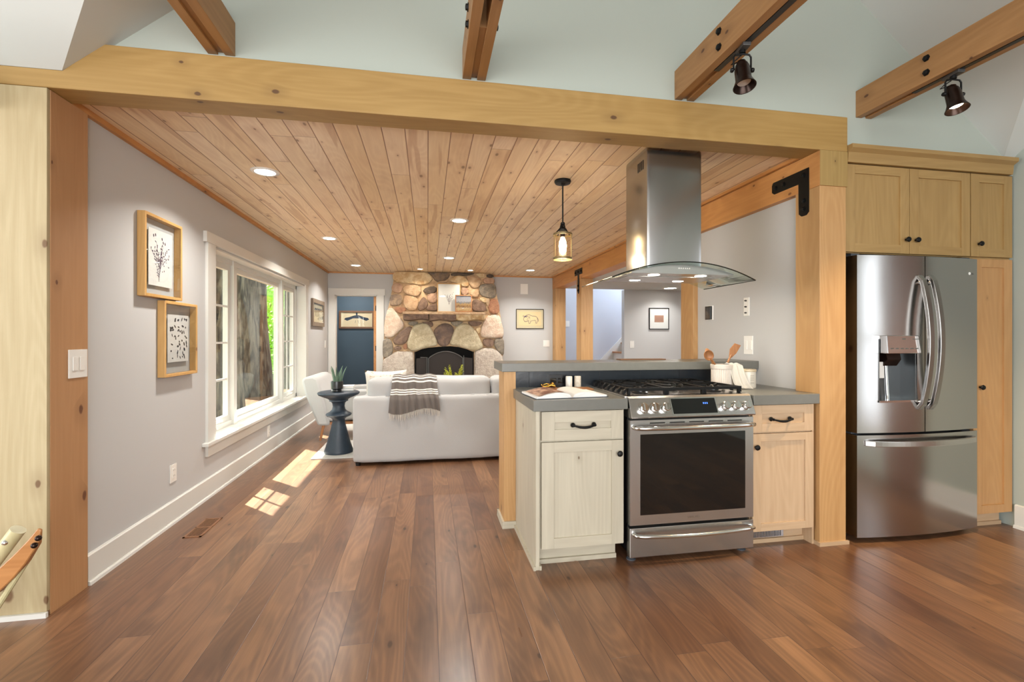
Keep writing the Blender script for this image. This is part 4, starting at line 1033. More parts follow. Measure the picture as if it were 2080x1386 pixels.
# control panel: slanted face
pz = [(RY - .018, .792), (RY - .022, .800), (RY + .022, .898), (RY + .034, .908), (RY + .075, .908), (RY + .075, .792)]
cp = MB().prism([(a, b) for a, b in pz], 'x', RX0, RX1).build('control_panel', M['steel'], rg, bevel=.002)
def on_panel(u, t, lift):  # t 0..1 from bottom to top of the slanted face
    a = Vector((u, RY - .022, .800)); b = Vector((u, RY + .022, .898)); n = Vector((0, -.098, .044)).normalized()
    return a + (b - a) * t + n * lift
q = [on_panel(1.333, .12, .002), on_panel(1.600, .12, .002), on_panel(1.600, .92, .002), on_panel(1.333, .92, .002)]
q2 = [on_panel(1.326, .06, .0012), on_panel(1.607, .06, .0012), on_panel(1.607, .98, .0012), on_panel(1.326, .98, .0012)]
MB().poly(q2).build('display_rim', M['chrome'], cp); dsp = MB().poly(q).build('display', M['blackglass'], cp)
M['bluelcd'] = plain('blue_digits', C(60, 110, 220), .5, emit=(.12, .35, 1, 1), es=0.35)
m = MB()
for i in range(3): m.poly([on_panel(1.522 + i * .011, .60, .0028), on_panel(1.529 + i * .011, .60, .0028), on_panel(1.529 + i * .011, .70, .0028), on_panel(1.522 + i * .011, .70, .0028)])
m.build('clock_digits', M['bluelcd'], cp)
M['kring'] = plain('knob_steel', (.72, .72, .70, 1), .14, 1.0)
for kx in (1.158, 1.222, 1.286, 1.650, 1.716, 1.782):
    kb = MB(); c0 = on_panel(kx, .45, .0); n = Vector((0, -.098, .044)).normalized()
    kb.cyl(c0, c0 + n * .006, .0295, seg=32); kb.tube([c0 + n * .006, c0 + n * .012, c0 + n * .030, c0 + n * .034], [.026, .024, .0235, .020], 32)
    ko = kb.build('knob', M['kring'], cp, smooth=True)
    up = Vector((0, .044, .098)).normalized(); g = MB(); side = Vector((1, 0, 0))
    pts = [c0 + n * .034 + up * .019 - side * .0045, c0 + n * .034 + up * .019 + side * .0045, c0 + n * .034 - up * .019 + side * .0045, c0 + n * .034 - up * .019 - side * .0045]
    vs = [g.v(p) for p in pts] + [g.v(p + n * .008) for p in pts]
    for f_ in ((0, 1, 2, 3), (4, 5, 6, 7), (0, 1, 5, 4), (1, 2, 6, 5), (2, 3, 7, 6), (3, 0, 4, 7)): g.f([vs[i] for i in f_])
    g.build('grip', M['chrome'], ko)
# oven door: frame with inset black window, bowed bar handle
dz0, dz1 = .206, .780
m = MB(); wy0, wy1, wx0, wx1 = .262, .700, 1.146, 1.782
m.box(RX0, wx0, RY, RY + .045, dz0, dz1); m.box(wx1, RX1, RY, RY + .045, dz0, dz1); m.box(wx0, wx1, RY, RY + .045, dz0, wy0); m.box(wx0, wx1, RY, RY + .045, wy1, dz1)
od = m.build('oven_door', M['steel'], rg)
MB().box(wx0 - .002, wx1 + .002, RY - .001, RY + .02, wy0 - .002, wy1 + .002).build('window', M['blackglass'], od)
m = MB()
for i in range(5): m.box(1.20 + i * .118, 1.29 + i * .118, RY - .0008, RY + .001, .760, .766)
m.build('vent_slots', M['black'], od)
def bow_handle(x0, x1, z, y0, out, r, parent, zb=0.0, name='handle', flat=1.0):
    pts = []; n = 20
    pts.append((x0, y0, z))
    for i in range(n + 1):
        u = i / n; b = math.sin(math.pi * u) ** .5 if 0 < u < 1 else 0
        pts.append((x0 + (x1 - x0) * (u * .98 + .01), y0 - out * (.55 + .45 * b), z - zb * math.sin(math.pi * u)))
    pts.append((x1, y0, z))
    return MB().tube(pts, r, 14, flat=flat, up=(0, 0, 1)).build(name, M['kring'], parent, smooth=True, angle=60)
bow_handle(RX0 + .022, RX1 - .012, .742, RY, .055, .0125, od)
M['logo'] = plain('engraved_mark', C(120, 104, 92), .5, .6)
text(od, 'SAMSUNG', .016, (1.462, RY - .0008, .232), (R(90), 0, 0), M['logo'], 'badge')
dw = MB().box(RX0, RX1, RY, RY + .045, .030, .190, .003).build('storage_drawer', M['steel'], rg)
bow_handle(RX0 + .022, RX1 - .012, .158, RY, .050, .011, dw, .006)
for fx, fy_ in ((RX0 + .03, RY + .055), (RX1 - .04, RY + .055), (RX0 + .03, 2.95), (RX1 - .04, 2.95)):
    MB().lathe([(.026, 0), (.026, .006), (.018, .010), (.018, .045)], (fx, fy_, 0), 20).build('foot', M['greyplast'], rg)
# burners and grates
bx = [1.225, 1.46, 1.695]
for i, x in enumerate(bx):
    for y, r_ in (((2.56, .034), (2.86, .028)) if i != 1 else ((2.71, .045),)):
        b = MB().lathe([(r_ + .014, .908), (r_ + .012, .914), (r_, .918), (r_, .926), (r_ - .006, .930), (.0005, .931)], (x, y, 0), 28, sy=1.0 if i != 1 else 1.9).build('burner', M['black'], rg, smooth=True)
for i, x in enumerate(bx):
    w = .118; y0, y1 = 2.462, 2.985; g = MB(); zt = .944; t = .006
    for yy in (y0, y1): g.box(x - w, x + w, yy - t, yy + t, zt - .012, zt + .004)
    for xx in (x - w + t, x + w - t): g.box(xx - t, xx + t, y0, y1, zt - .012, zt + .004)
    g.box(x - w, x + w, (y0 + y1) / 2 - t, (y0 + y1) / 2 + t, zt - .010, zt + .004)
    for yc_ in (2.56, 2.86):
        for a in range(4):
            an = R(45 + 90 * a); g.tube([(x + math.cos(an) * .035, yc_ + math.sin(an) * .035, zt), (x + math.cos(an) * .125 * .9, yc_ + math.sin(an) * .125 * .9, zt)], .005, square=True)
        g.box(x - .004, x + .004, yc_ - .10, yc_ - .035, zt - .006, zt + .004); g.box(x - .004, x + .004, yc_ + .035, yc_ + .10, zt - .006, zt + .004)
    for yy in (y0 + .01, y1 - .01):
        for xx in (x - w + .008, x + w - .008): g.box(xx - .007, xx + .007, yy - .008, yy + .008, .9085, zt)
    if i != 1:
        sx = x - w + .004 if i == 0 else x + w - .004; sg = -1 if i == 0 else 1
        for kk in range(7):
            yy = y0 + .03 + kk * .077
            g.prism([(sx, zt + .004), (sx + sg * .020, zt - .012), (sx + sg * .026, .912), (sx + sg * .014, .912), (sx, zt - .012)], 'y', yy - .009, yy + .009)
    else:
        for rr_ in (.055, .085):
            g.tube([(x + math.cos(2 * math.pi * a / 28) * rr_, 2.72 + math.sin(2 * math.pi * a / 28) * rr_ * 2.0, zt + .002) for a in range(29)], .004, 6)
    g.build('grate', M['iron'], rg)

# ------------------------------------------------------------------ extractor hood
hd = thing('range_hood', 'stainless island extractor hood with a curved glass canopy hanging over the stove', 'extractor hood', (1.455, 2.72, 1.6))
ch = MB().box(1.275, 1.632, 2.572, 2.875, 1.645, ZC - .001, .022).build('chimney', M['steel_v'], hd, smooth=True, angle=50)
m = MB()
for i in range(4): m.box(1.2735, 1.276, 2.615 + i * .022, 2.628 + i * .022, 2.245, 2.300)
m.build('side_vents', M['black'], ch)
gz = lambda x: 1.66 - .09 * ((x - 1.455) / .445) ** 2
def gfn(u, v): x = 1.01 + .89 * u; return (x, 2.45 + .52 * v - .035 * math.sin(math.pi * u) * (1 - v), gz(x))
MB().grid(gfn, 40, 2).build('glass_canopy', M['hoodglass'], hd, smooth=True, solid=.005)
m = MB(); m.tube([(1.01 + .89 * i / 40, 2.449 - .035 * math.sin(math.pi * i / 40), gz(1.01 + .89 * i / 40)) for i in range(41)], .0034, 6)
m.tube([(1.01, 2.45, gz(1.01)), (1.01, 2.97, gz(1.01))], .0028, 6); m.tube([(1.90, 2.45, gz(1.9)), (1.90, 2.97, gz(1.9))], .0028, 6)
m.build('glass_edge', M['glassedge'], hd)
n = 24; x0, x1 = 1.135, 1.775
top = [(x0 + (x1 - x0) * i / n, gz(x0 + (x1 - x0) * i / n) - .007) for i in range(n + 1)]
body = MB(); body.prism([(x0 + .0, 1.600)] + top + [(x1, 1.600)], 'y', 2.475, 2.90)
hb = body.build('motor_body', M['steel'], hd)
m = MB()
for i in range(6): m.lathe([(.0035, 0), (.0035, -.003)], (1.425 + i * .013, 2.475, 1.632), 10, axis='y')
m.build('buttons', M['bulb'] if False else M['white'], hb)
for x in (1.305, 1.605):
    for y in (2.545, 2.80):
        lo = MB().lathe([(.0005, 0), (.028, 0), (.034, .001)], (x, y, 1.598), 24, cap=False).build('hood_light', M['lamp'], hb)
    area('hood_lamp', (x, 2.66, 1.59), (0, 0, -1), .05, .3, 3.5, (1, .85, .65))
MB().box(1.17, 1.74, 2.60, 2.76, 1.5975, 1.600).build('filter', M['steel'], hb)

# ------------------------------------------------------------------ fridge
fr_ = thing('refrigerator', 'stainless steel french-door refrigerator with water dispenser and bottom freezer drawer', 'refrigerator', (2.975, 2.8, 0))
FX0, FX1, FYf = 2.528, 3.418, 2.380
MB().box(FX0 + .004, FX1 - .004, 2.470, 3.20, .035, 1.715, .004).build('cabinet_body', M['greyplast'], fr_)
def bulge(x): return .030 * (1 - ((x - 2.973) / .445) ** 2)
def door_panel(name, xa, xb, za, zb, hole=None):
    m = MB(); n = 24
    def strip(xs, xe, z0, z1):
        pts = [(xs + (xe - xs) * i / n, FYf - bulge(xs + (xe - xs) * i / n)) for i in range(n + 1)] + [(xe, 2.462), (xs, 2.462)]
        m.prism(pts, 'z', z0, z1)
    if hole:
        a, b, c, d = hole
        strip(xa, a, za, zb); strip(b, xb, za, zb); strip(a, b, za, c); strip(a, b, d, zb)
    else: strip(xa, xb, za, zb)
    return m.build(name, M['fridge'], fr_, smooth=True, angle=20)
HOLE = (2.662, 2.925, .842, 1.225)
dl = door_panel('left_door', FX0, 2.979, .660, 1.728, HOLE)
drr = door_panel('right_door', 2.985, FX1, .660, 1.728)
fz = door_panel('freezer_drawer', FX0, FX1, .034, .646)
# dispenser niche
m = MB(); a, b, c, d = HOLE; yb_ = 2.455
m.box(a, b, yb_ - .002, yb_, c, d); m.box(a, a + .002, 2.36, yb_, c, d); m.box(b - .002, b, 2.36, yb_, c, d)
M['niche'] = plain('dispenser_niche', C(128, 132, 134), .25, .9)
nch = m.build('dispenser_niche', M['niche'], dl)
MB().box(a, b, 2.352, yb_, c, c + .012).build('drip_tray', M['chrome'], nch)
pnl = MB().prism([(2.310, 1.138), (2.318, 1.245), (2.440, 1.245), (2.452, 1.138)], 'x', 2.668, 2.905).build('control_panel', M['chrome'], dl, bevel=.003)
M['darktext'] = plain('panel_print', C(70, 74, 72), .5)
m = MB(); m.box(2.775, 2.800, 2.3155, 2.3172, 1.221, 1.228); m.box(2.850, 2.892, 2.3155, 2.3172, 1.222, 1.226)
m.build('faint_print', M['darktext'], pnl)
m = MB()
for i in range(6): m.box(2.690 + i * .035, 2.708 + i * .035, 2.3095, 2.3125, 1.165, 1.171)
m.build('touch_icons', M['darktext'], pnl)
MB().prism([(2.372, 1.10), (2.380, 1.138), (2.44, 1.138), (2.43, 1.06), (2.40, 1.06)], 'x', 2.735, 2.835).build('ice_chute', M['bronze'], nch)
MB().box(2.672, 2.745, 2.400, 2.412, .985, 1.085, .004).build('paddle', M['white'], nch)
MB().tube([(2.775, 2.420, 1.07), (2.795, 2.425, .855)], .010, 12).build('ice_paddle', M['chrome'], nch)
# handles
def vhandle(x, par):
    pts = []; n = 24
    for i in range(n + 1):
        u = i / n; z = .800 + (1.608 - .800) * u; b = math.sin(math.pi * u)
        pts.append((x, FYf - .030 - .012 - .055 * b ** .8 if 0 < i < n else FYf - .028, z))
    m = MB(); P_ = [Vector(p) for p in pts]
    m.tube(pts, .0165, 4, flat=.62, up=(0, 1, 0), square=True)
    m.cyl((x, FYf - .025, .84), (x, FYf - .055, .85), .012); m.cyl((x, FYf - .025, 1.57), (x, FYf - .055, 1.56), .012)
    return m.build('handle', M['steel_v'], par, bevel=.003)
vhandle(2.940, dl); vhandle(3.018, drr)
pts = []; n = 24
for i in range(n + 1):
    u = i / n; x = 2.580 + .80 * u; pts.append((x, FYf - bulge(x) - .012 - .040 * math.sin(math.pi * u) ** .5 if 0 < i < n else FYf - bulge(x), .600))
m = MB(); m.tube(pts, .016, 4, flat=.6, up=(0, 1, 0), square=True); m.build('handle', M['steel'], fz, bevel=.003)
for (x, y) in ((FX0 + .03, 2.42), (FX1 - .03, 2.42)):
    MB().box(x - .03, x + .03, y, y + .08, 1.7285, 1.745, .004).build('hinge_cover', M['greyplast'], fr_)
    MB().box(x - .03, x + .03, y, y + .06, .648, .658, .002).build('middle_hinge', M['greyplast'], fr_)
    MB().lathe([(.016, 0), (.016, .034)], (x, y + .08, 0), 14).build('foot', M['black'], fr_)
MB().box(FX0 + .02, FX1 - .02, 2.50, 2.52, .005, .035).build('kick_plate', M['black'], fr_)
lg = MB(); lg.lathe([(.0005, 0), (.009, 0)], (3.345, FYf - bulge(3.345) - .0012, 1.635), 20, axis='y', cap=False); lg.build('badge_disc', M['white'], drr)
text(drr, 'LG', .014, (3.374, FYf - bulge(3.374) - .0014, 1.634), (R(90), 0, 0), M['niche'], 'badge')

# ------------------------------------------------------------------ tall cabinets over and beside the fridge
uc = thing('wall_cabinet', 'golden oak cabinet with two doors above the refrigerator', 'cabinet', (2.94, 2.7, 1.74))
MB().box(2.476, 3.408, 2.432, 3.05, 1.748, 2.285).build('carcass', M['upper'], uc)
shaker(uc, 2.480, 2.940, 1.752, 2.282, 2.410, M['upper'], M['upper_x'], knob=(2.912, 1.838), st_=.066)
shaker(uc, 2.944, 3.406, 1.752, 2.282, 2.410, M['upper'], M['upper_x'], knob=(2.985, 1.838), st_=.066)
pc = thing('pantry_cabinet', 'narrow golden oak tower cabinet at the right of the refrigerator', 'cabinet', (3.58, 2.7, 0))
m = MB(); m.box(3.430, 3.752, 2.432, 3.05, .095, 2.285); m.box(3.408, 3.43, 2.432, 3.05, 1.748, 2.285)
m.build('carcass', M['upper'], pc)
MB().box(3.43, 3.735, 2.475, 2.49, .02, .095).build('toe_kick', M['cabr_x'], pc)
MB().box(3.43, 3.735, 2.463, 2.475, .0, .024).build('shoe_strip', M['cabr_x'], pc)
shaker(pc, 3.414, 3.745, 1.752, 2.282, 2.410, M['upper'], M['upper_x'], knob=(3.470, 1.832), st_=.066)
shaker(pc, 3.432, 3.745, .100, 1.738, 2.410, M['pantry'], M['pantry'], knob=(3.480, .915), st_=.066)
MB().box(2.500, 2.520, 2.60, 3.05, 0, 1.748).build('filler_panel', M['upper'], uc)
m = MB(); m.prism([(2.392, 2.287), (2.390, 2.300), (2.386, 2.345), (2.360, 2.362), (2.360, 2.385), (2.418, 2.385), (2.418, 2.287)], 'x', 2.476, 3.722)
tag(m.build('crown_molding', M['upper_x']), 'oak crown moulding strip along the top of the cabinets by the fridge', 'moulding')

# ------------------------------------------------------------------ track spotlights
def spot(x, y, label, lit, lean, yaw):
    o = thing('track_spotlight', label, 'spotlight', (x, y, 2.568), yaw, 'track spotlights on the tie beams')
    mt = M['bronze']
    MB().box(-.018, .018, -.045, .045, -.016, 0.0, .003).build('adapter', M['greymetal'], o, local=True)
    MB().lathe([(.014, -.016), (.014, -.028)], (0, 0, 0), 16).build('stem', M['iron'], o, local=True)
    m = MB(); w = .040
    m.tube([(-w, 0, -.105), (-w, 0, -.045), (-w + .008, 0, -.034), (0, 0, -.030), (w - .008, 0, -.034), (w, 0, -.045), (w, 0, -.105)], .0042, 8)
    m.build('yoke', M['iron'], o, local=True)
    for s in (-1, 1): MB().lathe([(.009, 0), (.011, s * .005), (.009, s * .012)], (s * (w + .001), 0, -.105), 14, axis='x').build('thumb_screw', M['iron'], o, local=True)
    b = MB(); b.M = Matrix.Translation((0, 0, -.105)) @ Matrix.Rotation(lean, 4, 'X')
    b.lathe([(.0005, .050), (.012, .050), (.020, .044), (.021, .030), (.027, .028), (.027, .018), (.031, .016), (.031, .008), (.033, .004), (.034, -.050), (.037, -.062), (.047, -.086), (.049, -.090), (.045, -.090), (.034, -.066), (.030, -.060)], (0, 0, 0), 36, cap=False)
    bd = b.build('lamp_head', mt, o, local=True, smooth=True, angle=50)
    b = MB(); b.M = Matrix.Translation((0, 0, -.105)) @ Matrix.Rotation(lean, 4, 'X')
    b.lathe([(.0005, -.066), (.029, -.063)], (0, 0, 0), 28, cap=False)
    b.build('bulb_face', M['bulb'] if lit else M['white'], o, local=True)
    c = MB(); c.tube([(0, .01, -.03), (-.02, .03, -.045), (-.035, .035, -.06), (-.01, .02, -.056), (0, .006, -.052)], .0028, 6); c.build('cord', M['iron'], o, local=True)
    if lit:
        l = bpy.data.lights.new('spot_lamp', 'SPOT'); lo = bpy.data.objects.new('spot_lamp', l); COL.objects.link(lo)
        l.energy = 170; l.spot_size = R(110); l.spot_blend = .9; l.color = (1, .74, .45); l.shadow_soft_size = .02
        lo.location = (x, y - .02, 2.568 - .20); lo.rotation_euler = (lean, 0, 0)
    return o
spot(1.425, 1.925, 'dark bronze track spotlight, unlit, left of the two under the tie beams', False, R(-14), R(-10))
spot(2.615, 1.925, 'dark bronze track spotlight, glowing, right of the two above the fridge', True, R(-14), R(-10))

# ------------------------------------------------------------------ things on the worktops
o = thing('open_book', 'open cookbook with white pages and a brown food picture on the left worktop', 'book', (.770, 2.600, .9005), R(5))
def page(s):
    m = MB(); n = 14
    def fn(u, v): x = s * (.002 + .205 * u); return (x, -.14 + .28 * v, (.012 + .026 * math.sin(math.pi * min(1, u * 1.15)) ** .7 * (1 - .55 * u)) * (1 - .9 * (u < .01)) + .0005)
    m.grid(fn, n, 2)
    bot = [(s * .207, .0025), (s * .002, .0025)]
    pr = [(s * (.002 + .205 * i / n), fn(i / n, 0)[2] - .0006) for i in range(n + 1)]
    m.prism(pr + bot, 'y', -.139, .139)
    return m
M['page'] = plain('white_page', C(232, 230, 226), .6)
k = NT('food_photo'); nz = k.noise(k.n('ShaderNodeTexCoord').outputs['Object'], 22, 5, .6)
k.l(k.mix(k.smooth(nz, .4, .62), C(112, 56, 34), C(214, 176, 148)), k.b.inputs['Base Color']); k.b.inputs['Roughness'].default_value = .4; M['food'] = k.m
page(-1).build('left_pages', M['page'], o, local=True, smooth=True)
page(1).build('right_pages', M['page'], o, local=True, smooth=True)
m = MB(); m.grid(lambda u, v: (-(.03 + .16 * u), -.125 + .25 * v, .0135 + .026 * math.sin(math.pi * min(1, (.137 + .78 * u) * 1.15)) ** .7 * (1 - .55 * (.137 + .78 * u)) + .001), 12, 2)
m.build('photo_page', M['food'], o, local=True, smooth=True)
MB().box(-.214, .214, -.146, .146, 0, .0022).build('cover', M['table_blue'], o, local=True)
o = thing('wooden_board', 'small reddish wood board under the brass ornament behind the open book', 'cutting board', (.86, 2.862, .9005), R(0))
MB().box(-.17, .17, -.062, .062, 0, .010, .004).build('board', M['spoon'], o, local=True)
o = thing('brass_ornament', 'curled golden brass ornament lying behind the open book', 'ornament', (.765, 2.885, .911), R(10))
m = MB(); m.tube([(-.055, 0, .016), (-.035, .004, .008), (-.01, .008, .010), (.012, 0, .020), (.030, -.008, .014), (.042, 0, .008)], [.003, .006, .008, .011, .010, .004], 12)
m.ball((.020, 0, .024), .012, .010, .012); m.build('body', M['gold'], o, local=True, smooth=True)
m = MB(); m.tube([(.012, 0, .022), (-.012, .022, .026), (-.036, .024, .020), (-.050, .012, .022)], [.005, .004, .003, .002], 10); m.build('tail', M['gold'], o, local=True, smooth=True)
def shaker_pot(x, y, label, mat):
    o = thing('salt_shaker', label, 'shaker', (x, y, .9005), group='shakers by the dark tiles')
    MB().lathe([(.020, 0), (.022, .002), (.022, .074), (.020, .078), (.012, .079), (.0005, .079)], (0, 0, 0), 28, cap=False).build('body', mat, o, local=True, smooth=True)
    MB().lathe([(.0005, .0793), (.010, .0793)], (0, 0, 0), 16, cap=False).build('top', M['greymetal'], o, local=True)
shaker_pot(.918, 2.965, 'white cylindrical shaker nearest the black outlet', plain('white_glaze', C(226, 222, 212), .3))
shaker_pot(.980, 2.972, 'speckled cream cylindrical shaker next to the stove', stone_mat('speckled_glaze', C(214, 208, 194), C(196, 188, 172), 60, .2))

# utensil crock: fluted wall
def crock(cx_, cy_):
    o = thing('utensil_crock', 'ribbed cream stoneware crock filled with wooden utensils on the right worktop', 'crock', (cx_, cy_, .9005))
    m = MB(); prof = [(.060, 0), (.066, .003), (.0675, .012), (.0675, .122), (.070, .128), (.0715, .150), (.070, .156), (.064, .156), (.063, .14), (.060, .02), (.0005, .012)]
    rings = []; seg = 120
    for (r, z) in prof:
        ring = []
        for i in range(seg):
            a = 2 * math.pi * i / seg; q = r - (.0028 * (math.cos(a * 30) < -.1) if .012 <= z <= .122 and r > .065 else 0)
            ring.append(m.v((math.cos(a) * q, math.sin(a) * q, z)))
        rings.append(ring)
    for a, b in zip(rings, rings[1:]):
        for i in range(seg): m.f([a[i], a[(i + 1) % seg], b[(i + 1) % seg], b[i]])
    m.f(rings[0][::-1]); m.build('pot', M['ceramic'], o, local=True)
    return o
CX_, CY_ = 1.922, 2.80
crock(CX_, CY_)
def utensil(label, base, tip, kind):
    b, t = Vector(base), Vector(tip); o = thing('wooden_spoon' if kind != 'spatula' else 'wooden_spatula', label, 'kitchen utensil', base, group=None)
    d = (t - b); L_ = d.length; d.normalize(); m = MB(); side = Vector((1, -.15, 0)) - d * d.x; side.normalize(); nn = d.cross(side)
    mm = Matrix((side, nn, d)).transposed().to_4x4()
    m.M = mm
    if kind == 'ladle':
        m.tube([(0, 0, 0), (.004, 0, L_ * .55), (0, 0, L_ * .82)], [.006, .0055, .007], 10)
        m.build('handle', M['spoon'], o, local=True, smooth=True)
        h = MB(); h.M = mm
        def fn(u, v): a = 2 * math.pi * u; r = v; return (math.cos(a) * .030 * math.sin(r * 1.5), .018 * math.cos(r * 1.5) - .008, L_ * .92 + math.sin(a) * .036 * math.sin(r * 1.5))
        h.grid(fn, 24, 6); h.build('bowl', M['spoon'], o, local=True, smooth=True, solid=.004)
    elif kind == 'spoon':
        m.tube([(0, 0, 0), (0, .002, L_ * .6), (0, 0, L_ * .78)], [.006, .005, .007], 10); m.build('handle', M['spoon'], o, local=True, smooth=True)
        h = MB(); h.M = mm; h.ball((0, 0, L_ * .89), .019, .007, .034); h.build('bowl', M['spoon'], o, local=True, smooth=True)
    else:
        m.tube([(0, 0, 0), (0, 0, L_ * .72)], [.006, .007], 10); m.build('handle', M['spoon'], o, local=True, smooth=True)
        h = MB(); h.M = mm; w = .026
        h.prism([(-.010, L_ * .66), (.010, L_ * .66), (w, L_ * .80), (w + .004, L_), (-w + .012, L_ * .98), (-w, L_ * .82)], 'y', -.003, .003)
        h.build('blade', M['spoon'], o, local=True, bevel=.002)
    return o
utensil('round-bowled wooden ladle leaning left out of the ribbed crock', (CX_ + .035, CY_ - .01, .925), (1.795, 2.775, 1.135), 'ladle')
utensil('slim wooden spoon leaning left behind the ladle in the ribbed crock', (CX_ + .02, CY_ + .03, .925), (1.835, 2.84, 1.155), 'spoon')
utensil('flat wooden spatula leaning right out of the ribbed crock', (CX_ - .035, CY_, .925), (2.025, 2.79, 1.195), 'spatula')
# towel draped over the rim
def tow(u, v):
    z0 = [(1.940, 2.770, 1.045), (1.955, 2.745, 1.064), (1.972, 2.728, 1.050), (1.978, 2.718, .99), (1.990, 2.706, .935), (2.005, 2.690, .9035), (2.012, 2.684, .9030)]
    f = v * (len(z0) - 1); i = min(int(f), len(z0) - 2); q = f - i
    p = Vector(z0[i]).lerp(Vector(z0[i + 1]), q); w = (.030 + .022 * v)
    s = (u - .5) * 2
    return (p.x + s * w * .85, p.y - s * w * .55 - .007 * math.cos(u * 13) * (.4 + v), p.z + .002 + (.003 * math.sin(u * 15 + 1) if v < .8 else .0015))
tag(MB().grid(tow, 24, 24).build('tea_towel', M['towel'], smooth=True, solid=.0025), 'oatmeal linen tea towel draped over the rim of the ribbed crock', 'towel')
o = thing('canister', 'small cream candle jar with pale lettering beside the ribbed crock', 'jar', (2.085, 2.765, .9005))
MB().lathe([(.046, 0), (.050, .003), (.051, .010), (.051, .104), (.0505, .108), (.046, .108), (.046, .100), (.0005, .098)], (0, 0, 0), 40, cap=False).build('body', plain('cream_glaze', C(218, 212, 198), .3), o, local=True, smooth=True)
MB().lathe([(.0505, .1085), (.0535, .110), (.0535, .122), (.050, .124), (.0005, .124)], (0, 0, 0), 40, cap=False).build('lid', plain('bone_rim', C(206, 190, 160), .4), o, local=True, smooth=True)
M['faint'] = plain('pale_print', C(176, 168, 154), .6)
m = MB()
for z_ in (.084, .074, .064, .054, .040, .032): m.box(-.016, .010, -.0518, -.0505, z_ - .0015, z_ + .0015)
m.build('faint_print', M['faint'], o, local=True)
tag(MB().box(1.40, 1.76, 3.24, 3.325, 1.0665, 1.0745, .002).build('serving_board', M['frame_brown']), 'thin brown wooden board lying at the back edge of the bar top', 'board')

# ------------------------------------------------------------------ living room furniture
tag(MB().box(-1.16, 2.15, 4.99, 7.45, .0005, .012, .004).build('rug', M['rug']), 'cream woven rug under the side table and sofa', 'rug')
o = thing('side_table', 'blue-black turned wooden pedestal side table beside the sofa', 'side table', (-.935, 5.24, .0125))
MB().lathe([(.0005, .648), (.198, .648), (.212, .640), (.214, .630), (.205, .615), (.17, .598), (.115, .575), (.095, .560), (.098, .548), (.080, .540)], (0, 0, 0), 48, cap=False).build('table_top', M['table_blue'], o, local=True, smooth=True)
MB().lathe([(.080, .540), (.066, .525), (.060, .49), (.068, .455), (.095, .430), (.128, .412), (.132, .402), (.122, .390), (.085, .372), (.064, .356), (.062, .335), (.074, .28), (.094, .20), (.120, .10), (.142, .035), (.150, .012), (.146, 0)], (0, 0, 0), 48).build('pedestal', M['table_blue'], o, local=True, smooth=True, angle=60)
zt = .661
o = thing('potted_plant', 'upright snake-like succulent in a black pot on the dark side table', 'plant', (-.945, 5.20, zt + .0005))
MB().lathe([(.044, 0), (.046, .006), (.044, .022), (.050, .028), (.060, .034), (.062, .100), (.060, .112), (.055, .112), (.054, .095), (.0005, .093)], (0, 0, 0), 36, cap=False).build('pot', M['black'], o, local=True, smooth=True)
rng = random.Random(4)
for i in range(11):
    a = i * 2.4; r = .018 + .012 * (i % 3); h = .11 + .075 * rng.random() + (.06 if i in (2, 7) else 0); lean = .12 + .14 * rng.random()
    m = MB(); n = 8; pts = []; rr = []
    for k_ in range(n + 1):
        u = k_ / n; pts.append((math.cos(a) * (r + lean * h * u ** 1.6 * 1.4), math.sin(a) * (r + lean * h * u ** 1.6 * 1.4), .092 + h * u)); rr.append(.011 * (1 - u ** 2.2) + .0015)
    m.tube(pts, rr, 8, flat=.4, up=(math.cos(a + .6), math.sin(a + .6), .1)); m.build('leaf', M['aloe'], o, local=True, smooth=True)
def flatbook(label, x, y, z, w, d, h, mat):
    b = thing('stacked_book', label, 'book', (x, y, z))
    MB().box(-w / 2, w / 2, -d / 2, d / 2, 0, .004).build('lower_cover', mat, b, local=True); MB().box(-w / 2, w / 2, -d / 2, d / 2, h - .004, h).build('upper_cover', mat, b, local=True)
    MB().box(-w / 2 + .004, w / 2 - .004, -d / 2 + .004, d / 2 - .001, .004, h - .004).build('pages', M['page'], b, local=True)
flatbook('pale green book, lower of two behind the black plant pot', -.905, 5.345, zt + .0005, .23, .15, .026, plain('pale_green_cloth', C(196, 204, 196), .6))
flatbook('white book, upper of two behind the black plant pot', -.885, 5.345, zt + .028, .19, .14, .024, plain('white_cloth', C(226, 226, 222), .6))

